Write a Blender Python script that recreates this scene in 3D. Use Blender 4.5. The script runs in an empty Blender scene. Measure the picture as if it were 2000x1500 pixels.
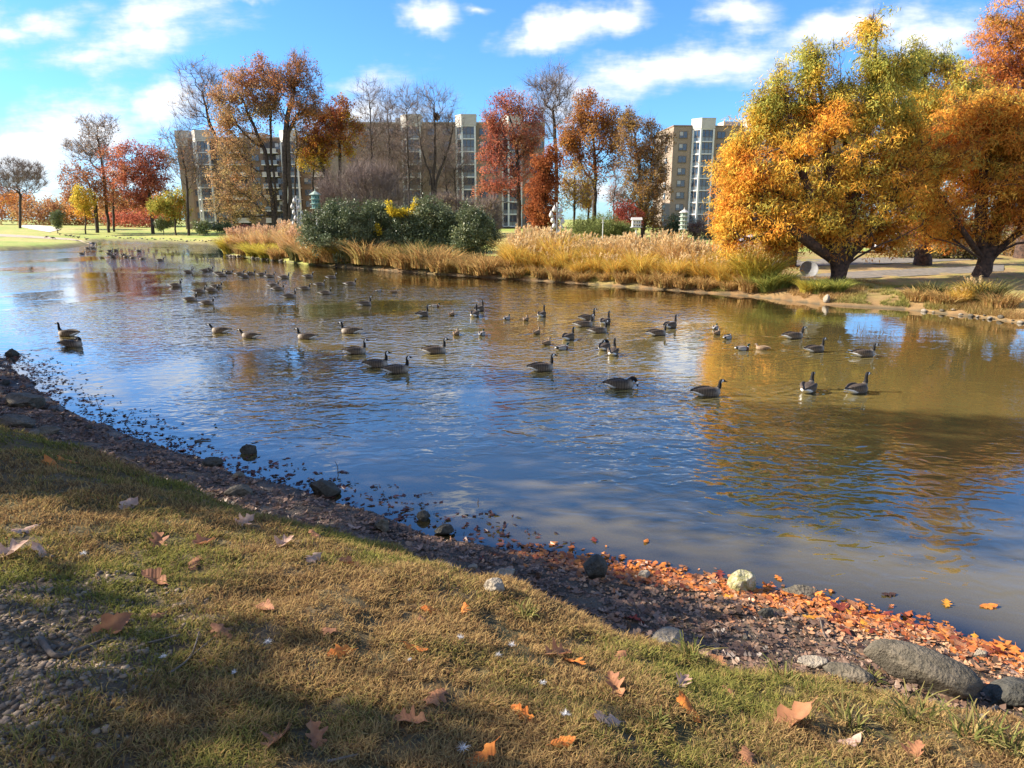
import bpy, bmesh, math, random
import numpy as np
from mathutils import Vector, Matrix

# ------------------------------------------------------------------ camera, sky, sun, exposure
scene = bpy.context.scene
COL = scene.collection
H = 4.0                                   # eye height above the pond
F = 1330.0                                # focal length in pixels of the 2000 px wide frame
TH = math.atan(322.0 / F)                 # camera looks down
CT, ST = math.cos(TH), math.sin(TH)
cam_d = bpy.data.cameras.new("camera"); cam = bpy.data.objects.new("camera", cam_d); COL.objects.link(cam)
cam_d.sensor_width = 36.0; cam_d.lens = F / 2000.0 * 36.0
cam_d.clip_start = 0.05; cam_d.clip_end = 6000
cam.location = (0, 0, H); cam.rotation_euler = (math.pi / 2 - TH, 0, 0)
scene.camera = cam
scene.view_settings.view_transform = 'Standard'; scene.view_settings.look = 'None'
scene.view_settings.gamma = 1.0; scene.view_settings.exposure = 1.5
scene.cycles.max_bounces = 6; scene.cycles.transparent_max_bounces = 8
scene.cycles.caustics_reflective = False; scene.cycles.caustics_refractive = False

SUN_EL = math.radians(30.0)
SUN_H = Vector((-0.99, 0.12, 0)).normalized()            # horizontal direction towards the sun
to_sun = Vector((SUN_H.x * math.cos(SUN_EL), SUN_H.y * math.cos(SUN_EL), math.sin(SUN_EL)))
sd = bpy.data.lights.new("sun", 'SUN'); sd.energy = 5.0; sd.angle = math.radians(0.5); sd.color = (1.0, 0.90, 0.76)
so = bpy.data.objects.new("sun", sd); COL.objects.link(so)
so.rotation_euler = to_sun.to_track_quat('Z', 'Y').to_euler()

def ray(px, py):
    X = (px - 1000.0) / F; Y = (750.0 - py) / F
    return np.array([X, CT + Y * ST, -ST + Y * CT])
def on_z(px, py, z=0.0):
    d = ray(px, py); t = (z - H) / d[2]
    return np.array([0, 0, H]) + d * t
def on_y(px, py, Y):
    d = ray(px, py); t = Y / d[1]
    return np.array([0, 0, H]) + d * t
def pxm(Y, z=None):
    """metres per photograph pixel at world distance Y"""
    z = H if z is None else z
    return (Y * CT - (z - H) * ST) / F

world = bpy.data.worlds.new("World"); scene.world = world; world.use_nodes = True
def build_world():
    nt = world.node_tree; nt.nodes.clear(); N = nt.nodes.new; L = nt.links.new
    out = N('ShaderNodeOutputWorld'); bg = N('ShaderNodeBackground'); bg.inputs['Strength'].default_value = 0.11
    sky = N('ShaderNodeTexSky'); sky.sky_type = 'NISHITA'; sky.sun_disc = False
    sky.sun_elevation = SUN_EL; sky.sun_rotation = math.atan2(SUN_H.x, SUN_H.y)
    sky.altitude = 50; sky.air_density = 1.0; sky.dust_density = 0.25; sky.ozone_density = 3.2
    tc = N('ShaderNodeTexCoord'); sep = N('ShaderNodeSeparateXYZ'); L(tc.outputs['Generated'], sep.inputs[0])
    def M(op, a, b=None, c=None, clamp=False):
        n = N('ShaderNodeMath'); n.operation = op; n.use_clamp = clamp
        for i, v in enumerate((a, b, c)):
            if v is None: continue
            if hasattr(v, 'links'): L(v, n.inputs[i])
            else: n.inputs[i].default_value = v
        return n.outputs[0]
    ay = M('MAXIMUM', M('ABSOLUTE', sep.outputs['Y']), 0.12)
    u = M('DIVIDE', sep.outputs['X'], ay); v = M('DIVIDE', sep.outputs['Z'], ay)
    cmb = N('ShaderNodeCombineXYZ'); L(u, cmb.inputs[0]); L(v, cmb.inputs[1])
    n0 = N('ShaderNodeTexNoise'); n0.inputs['Scale'].default_value = 5.5; n0.inputs['Detail'].default_value = 5; n0.inputs['Roughness'].default_value = 0.6
    L(cmb.outputs[0], n0.inputs['Vector'])
    wsub = N('ShaderNodeVectorMath'); wsub.operation = 'SUBTRACT'; wsub.inputs[1].default_value = (0.5, 0.5, 0.5); L(n0.outputs['Color'], wsub.inputs[0])
    wsc = N('ShaderNodeVectorMath'); wsc.operation = 'SCALE'; wsc.inputs['Scale'].default_value = 0.11; L(wsub.outputs[0], wsc.inputs[0])
    wadd = N('ShaderNodeVectorMath'); wadd.operation = 'ADD'; L(cmb.outputs[0], wadd.inputs[0]); L(wsc.outputs[0], wadd.inputs[1])
    # clouds: soft patches at fixed directions of the sky, broken up by noise
    def uv(px, py):
        d = ray(px, py); return d[0] / d[1], d[2] / d[1]
    patches = [  # px, py, half width, half height (photograph pixels), tilt, weight
        (1085, 55, 200, 78, 14, 1.25), (1190, 30, 110, 60, 0, 1.1), (830, 35, 125, 60, -5, 1.15), (930, 15, 70, 25, 0, 0.8), (1450, 12, 170, 80, 0, 1.05), (500, 5, 90, 26, 0, .9),
        (1800, 90, 220, 110, 8, 1.0), (1300, 150, 600, 100, 13, 0.92), (1660, 60, 380, 90, 13, 0.85), (1560, 100, 320, 80, 13, .75), (130, 255, 380, 130, 14, 1.05), (300, 200, 220, 80, 10, 1.0), (40, 310, 240, 140, 0, 1.1), (250, 330, 240, 70, 0, .9),
        (310, 60, 320, 120, 14, 0.95), (80, 25, 280, 70, 4, 0.85), (170, 95, 220, 70, 6, 0.75), (20, 60, 200, 70, 0, .75), (730, 165, 200, 70, 10, 0.75), (720, 225, 280, 80, 0, 0.8), (1080, 285, 260, 40, 0, 0.5),
        (640, 250, 300, 90, 0, 0.45), (1140, 370, 170, 90, 0, 0.85), (100, 390, 420, 60, 0, 0.6), (1000, 400, 900, 60, 0, 0.3),
        (860, -230, 240, 70, -8, 0.62), (1230, -480, 300, 60, 12, 0.5), (560, -130, 200, 60, 10, 0.6), (-150, 60, 300, 200, 0, 0.9), (1560, -160, 240, 60, 12, 0.45),
        (2300, 60, 300, 120, 0, 0.8), (-700, 200, 500, 160, 0, 0.8), (900, -1100, 900, 160, 0, .5)]
    tot = None
    for (px, py, hw, hh, tilt, w) in patches:
        cu, cv = uv(px, py)
        su = abs(uv(px + hw, py)[0] - uv(px - hw, py)[0]) / 2; sv = abs(uv(px, py - hh)[1] - uv(px, py + hh)[1]) / 2
        mp = N('ShaderNodeMapping'); mp.vector_type = 'TEXTURE'
        mp.inputs['Location'].default_value = (cu, cv, 0); mp.inputs['Rotation'].default_value = (0, 0, math.radians(tilt)); mp.inputs['Scale'].default_value = (su, sv, 1)
        L(wadd.outputs[0], mp.inputs['Vector'])
        gr = N('ShaderNodeTexGradient'); gr.gradient_type = 'SPHERICAL'; L(mp.outputs[0], gr.inputs[0])
        s = M('MULTIPLY', gr.outputs['Fac'], w * 1.5)
        tot = s if tot is None else M('MAXIMUM', tot, s)
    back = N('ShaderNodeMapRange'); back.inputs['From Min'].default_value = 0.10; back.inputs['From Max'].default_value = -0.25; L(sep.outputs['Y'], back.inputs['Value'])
    tot = M('MAXIMUM', tot, M('MULTIPLY', back.outputs[0], 0.95))  # unseen cloud cover behind the camera, added to lift the fill light
    st = N('ShaderNodeMapping'); st.inputs['Rotation'].default_value = (0, 0, math.radians(-14)); st.inputs['Scale'].default_value = (7, 26, 1); L(cmb.outputs[0], st.inputs['Vector'])
    n1 = N('ShaderNodeTexNoise'); n1.inputs['Scale'].default_value = 1.0; n1.inputs['Detail'].default_value = 7; n1.inputs['Roughness'].default_value = 0.62; L(st.outputs[0], n1.inputs['Vector'])
    n2 = N('ShaderNodeTexNoise'); n2.inputs['Scale'].default_value = 22.0; n2.inputs['Detail'].default_value = 6; L(cmb.outputs[0], n2.inputs['Vector'])
    dens = M('ADD', M('MULTIPLY', n1.outputs['Fac'], 0.95), M('MULTIPLY', n2.outputs['Fac'], 0.45))
    dens = M('SUBTRACT', dens, 0.88)
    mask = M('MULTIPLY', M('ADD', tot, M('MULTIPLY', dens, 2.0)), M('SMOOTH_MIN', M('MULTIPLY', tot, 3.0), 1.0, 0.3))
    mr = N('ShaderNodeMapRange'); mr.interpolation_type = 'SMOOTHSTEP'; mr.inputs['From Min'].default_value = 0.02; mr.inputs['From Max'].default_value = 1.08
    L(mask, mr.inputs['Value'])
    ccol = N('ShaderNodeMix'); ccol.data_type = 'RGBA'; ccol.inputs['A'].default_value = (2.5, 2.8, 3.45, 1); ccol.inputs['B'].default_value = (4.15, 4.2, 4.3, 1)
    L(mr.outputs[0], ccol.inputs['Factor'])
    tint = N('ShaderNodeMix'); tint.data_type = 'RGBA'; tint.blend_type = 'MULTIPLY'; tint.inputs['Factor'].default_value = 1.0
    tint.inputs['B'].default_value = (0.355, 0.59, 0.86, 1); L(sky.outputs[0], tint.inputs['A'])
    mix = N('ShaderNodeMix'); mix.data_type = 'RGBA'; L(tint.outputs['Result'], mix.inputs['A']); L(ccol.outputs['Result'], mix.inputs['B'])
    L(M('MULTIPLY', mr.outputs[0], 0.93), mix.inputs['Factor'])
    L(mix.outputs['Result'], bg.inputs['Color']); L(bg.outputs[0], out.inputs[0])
build_world()

# ------------------------------------------------------------------ helpers
RNG = np.random.default_rng(7)
def tag(o, label=None, cat=None, group=None, kind=None):
    if label: o['label'] = label
    if cat: o['category'] = cat
    if group: o['group'] = group
    if kind: o['kind'] = kind
    elif cat: o['kind'] = 'thing'
    return o
def empty(name, loc, rz=0.0):
    o = bpy.data.objects.new(name, None); COL.objects.link(o); o.location = loc; o.rotation_euler = (0, 0, rz); o.empty_display_size = 0.3
    return o
def link(name, me, parent=None, loc=(0, 0, 0)):
    o = bpy.data.objects.new(name, me); COL.objects.link(o); o.location = loc
    if parent is not None: o.parent = parent
    return o
def mesh(name, verts, faces, mats=(), midx=None, col=None, smooth=False, attrs=None):
    """faces: list of integer arrays (n,k)"""
    me = bpy.data.meshes.new(name)
    verts = np.asarray(verts, dtype=np.float32).reshape(-1, 3)
    faces = [np.asarray(f, dtype=np.int32) for f in (faces if isinstance(faces, (list, tuple)) else [faces]) if len(f)]
    me.vertices.add(len(verts)); me.vertices.foreach_set('co', verts.ravel())
    nl = sum(f.size for f in faces); nf = sum(len(f) for f in faces)
    me.loops.add(nl); me.polygons.add(nf)
    me.loops.foreach_set('vertex_index', np.concatenate([f.ravel() for f in faces]))
    tot = np.concatenate([np.full(len(f), f.shape[1], dtype=np.int32) for f in faces])
    st = np.concatenate([[0], np.cumsum(tot)[:-1]]).astype(np.int32)
    me.polygons.foreach_set('loop_start', st)
    try: me.polygons.foreach_set('loop_total', tot)
    except Exception: pass
    for m in mats: me.materials.append(m)
    if midx is not None: me.polygons.foreach_set('material_index', np.asarray(midx, dtype=np.int32))
    me.polygons.foreach_set('use_smooth', np.full(nf, bool(smooth)))
    if col is not None:
        a = me.attributes.new('Col', 'FLOAT_COLOR', 'POINT'); c = np.ones((len(verts), 4), dtype=np.float32); c[:, :3] = col; a.data.foreach_set('color', c.ravel())
    for k, vals in (attrs or {}).items():
        a = me.attributes.new(k, 'FLOAT', 'POINT'); a.data.foreach_set('value', np.asarray(vals, dtype=np.float32))
    me.update(); me.validate(verbose=False)
    return me
def _hash(ix, iy, iz, s):
    h = (ix.astype(np.int64) * 374761393 + iy.astype(np.int64) * 668265263 + iz.astype(np.int64) * 2147483647 + s * 974634221) & 0xffffffff
    h = ((h ^ (h >> 13)) * 1274126177) & 0xffffffff
    return ((h ^ (h >> 16)) & 0xffff) / 65535.0
def vnoise(p, scale=1.0, seed=0):
    """value noise 0..1 at points (n,2|3)"""
    p = np.asarray(p, dtype=float) * scale
    if p.shape[1] == 2: p = np.c_[p, np.zeros(len(p))]
    i = np.floor(p).astype(np.int64); f = p - i; f = f * f * (3 - 2 * f)
    r = 0
    for dx in (0, 1):
        for dy in (0, 1):
            for dz in (0, 1):
                w = (f[:, 0] if dx else 1 - f[:, 0]) * (f[:, 1] if dy else 1 - f[:, 1]) * (f[:, 2] if dz else 1 - f[:, 2])
                r = r + w * _hash(i[:, 0] + dx, i[:, 1] + dy, i[:, 2] + dz, seed)
    return r
def fbm(p, scale=1.0, seed=0, n=4):
    r = 0; a = 0.5; t = 0
    for k in range(n):
        r = r + a * vnoise(p, scale * 2 ** k, seed + k); t += a; a *= 0.5
    return r / t

class MB:
    """collects boxes, prisms, tubes, lathes into one mesh"""
    def __init__(s): s.v = []; s.f3 = []; s.f4 = []; s.fn = []; s.n = 0
    def add(s, v, faces):
        v = np.asarray(v, float).reshape(-1, 3); s.v.append(v)
        for f in faces:
            f = [int(i) + s.n for i in f]
            (s.f3 if len(f) == 3 else s.f4 if len(f) == 4 else s.fn).append(f)
        s.n += len(v)
    def box(s, x0, x1, y0, y1, z0, z1, M=None):
        v = np.array([[x, y, z] for z in (z0, z1) for (x, y) in ((x0, y0), (x1, y0), (x1, y1), (x0, y1))], float)
        if M is not None: v = np.array([M @ Vector(p) for p in v])
        s.add(v, [(0, 3, 2, 1), (4, 5, 6, 7), (0, 1, 5, 4), (1, 2, 6, 5), (2, 3, 7, 6), (3, 0, 4, 7)])
    def prism(s, plan, z0, z1):
        n = len(plan)
        v = [(p[0], p[1], z0) for p in plan] + [(p[0], p[1], z1) for p in plan]
        s.add(v, [tuple(reversed(range(n))), tuple(range(n, 2 * n))] + [(i, (i + 1) % n, n + (i + 1) % n, n + i) for i in range(n)])
    def tube(s, pts, rad, sides=6, cap=True):
        pts = np.asarray(pts, float); n = len(pts); rad = np.broadcast_to(np.asarray(rad, float), (n,))
        t = np.gradient(pts, axis=0); t /= np.linalg.norm(t, axis=1)[:, None] + 1e-9
        ref = np.array([0.31, 0.17, 0.93]) if abs(t[0][2]) < 0.8 else np.array([0.93, 0.3, 0.1])
        u = np.cross(t, ref); u /= np.linalg.norm(u, axis=1)[:, None] + 1e-9; w = np.cross(t, u)
        a = np.arange(sides) / sides * 2 * math.pi
        ring = pts[:, None, :] + rad[:, None, None] * (np.cos(a)[None, :, None] * u[:, None, :] + np.sin(a)[None, :, None] * w[:, None, :])
        fs = [(i * sides + k, i * sides + (k + 1) % sides, (i + 1) * sides + (k + 1) % sides, (i + 1) * sides + k) for i in range(n - 1) for k in range(sides)]
        if cap: fs += [tuple(reversed(range(sides))), tuple((n - 1) * sides + k for k in range(sides))]
        s.add(ring.reshape(-1, 3), fs)
    def lathe(s, prof, sides=12, c=(0, 0, 0)):
        v = []; n = len(prof)
        for (r, z) in prof:
            for k in range(sides):
                a = 2 * math.pi * k / sides; v.append((c[0] + r * math.cos(a), c[1] + r * math.sin(a), c[2] + z))
        fs = [(i * sides + k, i * sides + (k + 1) % sides, (i + 1) * sides + (k + 1) % sides, (i + 1) * sides + k) for i in range(n - 1) for k in range(sides)]
        fs += [tuple(reversed(range(sides))), tuple((n - 1) * sides + k for k in range(sides))]
        s.add(v, fs)
    def mesh(s, name, mat, smooth=False, col=None):
        v = np.concatenate(s.v)
        me = bpy.data.meshes.new(name); me.from_pydata([tuple(p) for p in v], [], s.f4 + s.f3 + s.fn)
        if mat: me.materials.append(mat)
        if smooth: me.polygons.foreach_set('use_smooth', [True] * len(me.polygons))
        me.update(); return me
    def build(s, name, mat, parent=None, smooth=False): return link(name, s.mesh(name, mat, smooth), parent)

# ------------------------------------------------------------------ materials
def nmat(name):
    m = bpy.data.materials.new(name); m.use_nodes = True
    nt = m.node_tree; nt.nodes.clear()
    out = nt.nodes.new('ShaderNodeOutputMaterial')
    return m, nt, out
def simple(name, c, rough=0.7, c2=None, scale=8.0, metal=0.0, bump=0.0, detail=4, spec=0.3):
    m, nt, out = nmat(name); N = nt.nodes.new; L = nt.links.new
    b = N('ShaderNodeBsdfPrincipled'); b.inputs['Roughness'].default_value = rough; b.inputs['Metallic'].default_value = metal; b.inputs['Specular IOR Level'].default_value = spec
    tc = N('ShaderNodeTexCoord'); no = N('ShaderNodeTexNoise'); no.inputs['Scale'].default_value = scale; no.inputs['Detail'].default_value = detail
    L(tc.outputs['Object'], no.inputs['Vector'])
    mx = N('ShaderNodeMix'); mx.data_type = 'RGBA'; mx.inputs['A'].default_value = (*c, 1)
    mx.inputs['B'].default_value = (*(c2 or tuple(x * 0.75 for x in c)), 1)
    mr = N('ShaderNodeMapRange'); mr.inputs['From Min'].default_value = 0.35; mr.inputs['From Max'].default_value = 0.65; L(no.outputs['Fac'], mr.inputs['Value'])
    L(mr.outputs[0], mx.inputs['Factor']); L(mx.outputs['Result'], b.inputs['Base Color'])
    if bump:
        bp = N('ShaderNodeBump'); bp.inputs['Strength'].default_value = 1.0; bp.inputs['Distance'].default_value = bump; L(no.outputs['Fac'], bp.inputs['Height']); L(bp.outputs[0], b.inputs['Normal'])
    L(b.outputs[0], out.inputs[0])
    return m
def leafmat(name, trans=0.4, gloss=0.0):
    m, nt, out = nmat(name); N = nt.nodes.new; L = nt.links.new
    at = N('ShaderNodeAttribute'); at.attribute_name = 'Col'
    d = N('ShaderNodeBsdfDiffuse'); t = N('ShaderNodeBsdfTranslucent'); L(at.outputs['Color'], d.inputs[0]); L(at.outputs['Color'], t.inputs[0])
    mx = N('ShaderNodeMixShader'); mx.inputs[0].default_value = trans; L(d.outputs[0], mx.inputs[1]); L(t.outputs[0], mx.inputs[2])
    last = mx.outputs[0]
    if gloss:
        g = N('ShaderNodeBsdfGlossy'); g.inputs['Roughness'].default_value = 0.4; m2 = N('ShaderNodeMixShader'); m2.inputs[0].default_value = gloss
        L(last, m2.inputs[1]); L(g.outputs[0], m2.inputs[2]); last = m2.outputs[0]
    L(last, out.inputs[0]); return m
def attrmat(name, rough=0.7, spec=0.3, bump=0.0, scale=40):
    m, nt, out = nmat(name); N = nt.nodes.new; L = nt.links.new
    at = N('ShaderNodeAttribute'); at.attribute_name = 'Col'
    b = N('ShaderNodeBsdfPrincipled'); b.inputs['Roughness'].default_value = rough; b.inputs['Specular IOR Level'].default_value = spec
    L(at.outputs['Color'], b.inputs['Base Color'])
    if bump:
        tc = N('ShaderNodeTexCoord'); no = N('ShaderNodeTexNoise'); no.inputs['Scale'].default_value = scale; no.inputs['Detail'].default_value = 5; L(tc.outputs['Object'], no.inputs['Vector'])
        bp = N('ShaderNodeBump'); bp.inputs['Distance'].default_value = bump; L(no.outputs['Fac'], bp.inputs['Height']); L(bp.outputs[0], b.inputs['Normal'])
    L(b.outputs[0], out.inputs[0]); return m
M_LEAF = leafmat('tree_leaf', 0.48)
M_EVER = leafmat('evergreen_leaf', 0.15, 0.05)
M_BLADE = leafmat('grass_blade', 0.35)
M_DRY = leafmat('dry_leaf', 0.25, 0.04)
M_BARK = simple('bark', (0.085, 0.062, 0.048), 0.9, (0.035, 0.026, 0.022), 5.0, bump=0.03)
M_BARKPALE = simple('pale_bark', (0.15, 0.12, 0.10), 0.9, (0.07, 0.055, 0.047), 5.0, bump=0.03)
M_TWIG = simple('twig_bark', (0.27, 0.20, 0.165), 0.9, (0.16, 0.12, 0.10), 3.0)
M_CYP = simple('cypress_bark', (0.11, 0.065, 0.045), 0.9, (0.035, 0.024, 0.02), 6.0, bump=0.05)
M_WHITE = simple('white_paint', (0.66, 0.65, 0.62), 0.5, (0.56, 0.55, 0.52), 3.0)
M_CAP = simple('pale_concrete', (0.50, 0.47, 0.42), 0.8, (0.42, 0.39, 0.35), 0.8)
def brick(name, a, b, c):
    m, nt, out = nmat(name); N = nt.nodes.new; L = nt.links.new
    bs = N('ShaderNodeBsdfPrincipled'); bs.inputs['Roughness'].default_value = 0.9; bs.inputs['Specular IOR Level'].default_value = 0.1
    tc = N('ShaderNodeTexCoord'); sp = N('ShaderNodeSeparateXYZ'); L(tc.outputs['Object'], sp.inputs[0])
    ad = N('ShaderNodeMath'); ad.operation = 'ADD'; L(sp.outputs['X'], ad.inputs[0]); L(sp.outputs['Y'], ad.inputs[1])
    cb = N('ShaderNodeCombineXYZ'); L(ad.outputs[0], cb.inputs[0]); L(sp.outputs['Z'], cb.inputs[1])
    bk = N('ShaderNodeTexBrick'); bk.inputs['Scale'].default_value = 1.0; bk.inputs['Brick Width'].default_value = 0.24; bk.inputs['Row Height'].default_value = 0.09; bk.inputs['Mortar Size'].default_value = 0.012
    bk.inputs['Color1'].default_value = (*a, 1); bk.inputs['Color2'].default_value = (*b, 1); bk.inputs['Mortar'].default_value = (*c, 1); L(cb.outputs[0], bk.inputs['Vector'])
    no = N('ShaderNodeTexNoise'); no.inputs['Scale'].default_value = 0.5; no.inputs['Detail'].default_value = 6; L(tc.outputs['Object'], no.inputs['Vector'])
    mr = N('ShaderNodeMapRange'); mr.inputs['To Min'].default_value = 0.8; mr.inputs['To Max'].default_value = 1.2; L(no.outputs['Fac'], mr.inputs['Value'])
    mu = N('ShaderNodeMix'); mu.data_type = 'RGBA'; mu.blend_type = 'MULTIPLY'; mu.inputs['Factor'].default_value = 1; L(bk.outputs['Color'], mu.inputs['A']); L(mr.outputs[0], mu.inputs['B'])
    L(mu.outputs['Result'], bs.inputs['Base Color']); L(bs.outputs[0], out.inputs[0]); return m
M_BRICK = brick('tan_brick', (0.29, 0.215, 0.16), (0.245, 0.18, 0.13), (0.32, 0.27, 0.215))
M_BRICKD = brick('brown_brick', (0.22, 0.145, 0.10), (0.18, 0.115, 0.08), (0.25, 0.19, 0.145))
def glassmat(name, base, rough=0.05):
    m, nt, out = nmat(name); b = nt.nodes.new('ShaderNodeBsdfPrincipled')
    b.inputs['Base Color'].default_value = (*base, 1); b.inputs['Roughness'].default_value = rough; b.inputs['Specular IOR Level'].default_value = 1.0
    tc = nt.nodes.new('ShaderNodeTexCoord'); no = nt.nodes.new('ShaderNodeTexNoise'); no.inputs['Scale'].default_value = 0.6; nt.links.new(tc.outputs['Object'], no.inputs['Vector'])
    bp = nt.nodes.new('ShaderNodeBump'); bp.inputs['Distance'].default_value = 0.05; nt.links.new(no.outputs['Fac'], bp.inputs['Height']); nt.links.new(bp.outputs[0], b.inputs['Normal'])
    nt.links.new(b.outputs[0], out.inputs[0]); return m
M_GLASS = glassmat('window_glass', (0.03, 0.045, 0.07))
M_DARK = simple('dark_metal', (0.03, 0.03, 0.032), 0.5)
# ------------------------------------------------------------------ shorelines and terrain
def zl(pts, z=0.0): return [tuple(on_z(px, py, z)[:2]) for px, py in pts]
NEAR_PX = [(0, 692), (55, 735), (100, 775), (170, 815), (250, 852), (330, 880), (400, 908), (480, 930), (560, 952), (640, 975), (700, 992), (770, 1012), (850, 1038), (930, 1062), (1000, 1082), (1090, 1098), (1180, 1112), (1290, 1130), (1400, 1152), (1500, 1170), (1600, 1192), (1700, 1215), (1800, 1242), (1900, 1272), (2000, 1306)]
near = [(-78, 86), (-56, 66), (-34, 43.5), (-22.3, 27.5)] + zl(NEAR_PX) + [(6.6, 4.5), (10, 3.0), (15, 0.5), (24, -5), (45, -13)]
FAR_PX = [(2000, 632), (1930, 622), (1850, 613), (1760, 604), (1700, 600), (1600, 594), (1520, 585), (1450, 577), (1350, 570), (1250, 562), (1120, 553), (1000, 545), (920, 540), (850, 535), (770, 529), (700, 524), (640, 519), (600, 516), (560, 511), (520, 507), (470, 501), (440, 496), (432, 488), (440, 479), (390, 477), (350, 475), (300, 473), (250, 471), (210, 470), (192, 471), (185, 476), (160, 480), (120, 484), (60, 487), (0, 489)]
far = [(60, -2), (50, 17), (34, 24)] + zl(FAR_PX) + [(-76, 91)]
GRASS_PX = [(-700, 640), (-250, 770), (0, 862), (120, 895), (250, 928), (350, 962), (450, 1002), (560, 1035), (660, 1058), (760, 1095), (860, 1135), (950, 1165), (1040, 1200), (1200, 1266), (1300, 1295), (1400, 1322), (1550, 1358), (1700, 1400), (1850, 1425), (2000, 1452), (2300, 1530)]
ZE = 1.0
grass = [(-48, 42), (-30, 25)] + zl(GRASS_PX[1:], ZE) + [(5.0, 1.6), (9, -0.5), (20, -8), (44, -17)]
near = np.array(near); far = np.array(far); grass = np.array(grass)
pond = np.vstack([near, far])
def pdist(P, line):
    best = np.full(len(P), 1e18); 
    for a, b in zip(line[:-1], line[1:]):
        ab = b - a; t = np.clip(((P - a) @ ab) / (ab @ ab), 0, 1)
        q = P - a - t[:, None] * ab; best = np.minimum(best, (q * q).sum(1))
    return np.sqrt(best)
def inpoly(P, poly):
    x, y = P[:, 0], P[:, 1]; c = np.zeros(len(P), bool); n = len(poly)
    for i in range(n):
        (x0, y0), (x1, y1) = poly[i], poly[(i + 1) % n]
        if y0 == y1: continue
        k = ((y0 > y) != (y1 > y)) & (x < (x1 - x0) * (y - y0) / (y1 - y0) + x0); c ^= k
    return c
land_poly = np.vstack([grass, [(60, -60), (-90, -60), (-90, 40)]])      # the grassy top of the near bank
def terrain(P):
    """z, signed distance to water (positive on land), near mask, mud mask, grass distance"""
    P = np.asarray(P, float).reshape(-1, 2)
    wob = np.c_[fbm(P, 0.9, 31) - 0.5, fbm(P, 0.9, 37) - 0.5] * 0.55
    Pw = P + wob * np.clip(1.2 - np.linalg.norm(P, axis=1)[:, None] / 45, 0, 1)
    dn = pdist(Pw, near); df = pdist(Pw, far); w = inpoly(Pw, pond)
    s = np.where(w, -np.minimum(dn, df), np.minimum(dn, df))
    isn = (dn <= df)
    dg = pdist(Pw, grass); ing = inpoly(Pw, land_poly) & ~w
    t = np.clip(s / (s + dg + 1e-6), 0, 1)
    zm = 0.62 * t ** 1.15 + 0.38 * np.clip((t - 0.72) / 0.28, 0, 1) ** 2
    zg = ZE + 0.22 * (1 - np.exp(-dg / 0.35)) + 1.55 * (1 - np.exp(-dg / 2.9))
    zn = np.where(ing, zg, zm)
    sp = np.maximum(s, 0)
    zf = 0.42 * (1 - np.exp(-sp / 0.7)) + 2.0 * (1 - np.exp(-sp / 48.0))
    z = np.where(isn, zn, zf)
    zu = -np.clip(-s * 0.13, 0, 1.4)
    z = np.where(s < 0, zu, z)
    land = np.clip(s / 0.4, 0, 1)
    z = z + land * ((fbm(P, 0.55, 3) - 0.5) * 0.16 + (fbm(P, 3.0, 9) - 0.5) * 0.10 * np.where(isn, 1, 0.3))
    z = z + np.where(s < 0, (fbm(P, 2.0, 19) - 0.5) * 0.05 * np.clip(-s, 0, 1), 0)
    return z, s, isn, isn & ~ing & (s > 0), np.where(ing, dg, -dg)
def G(x, y): return float(terrain([(x, y)])[0][0])

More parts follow.
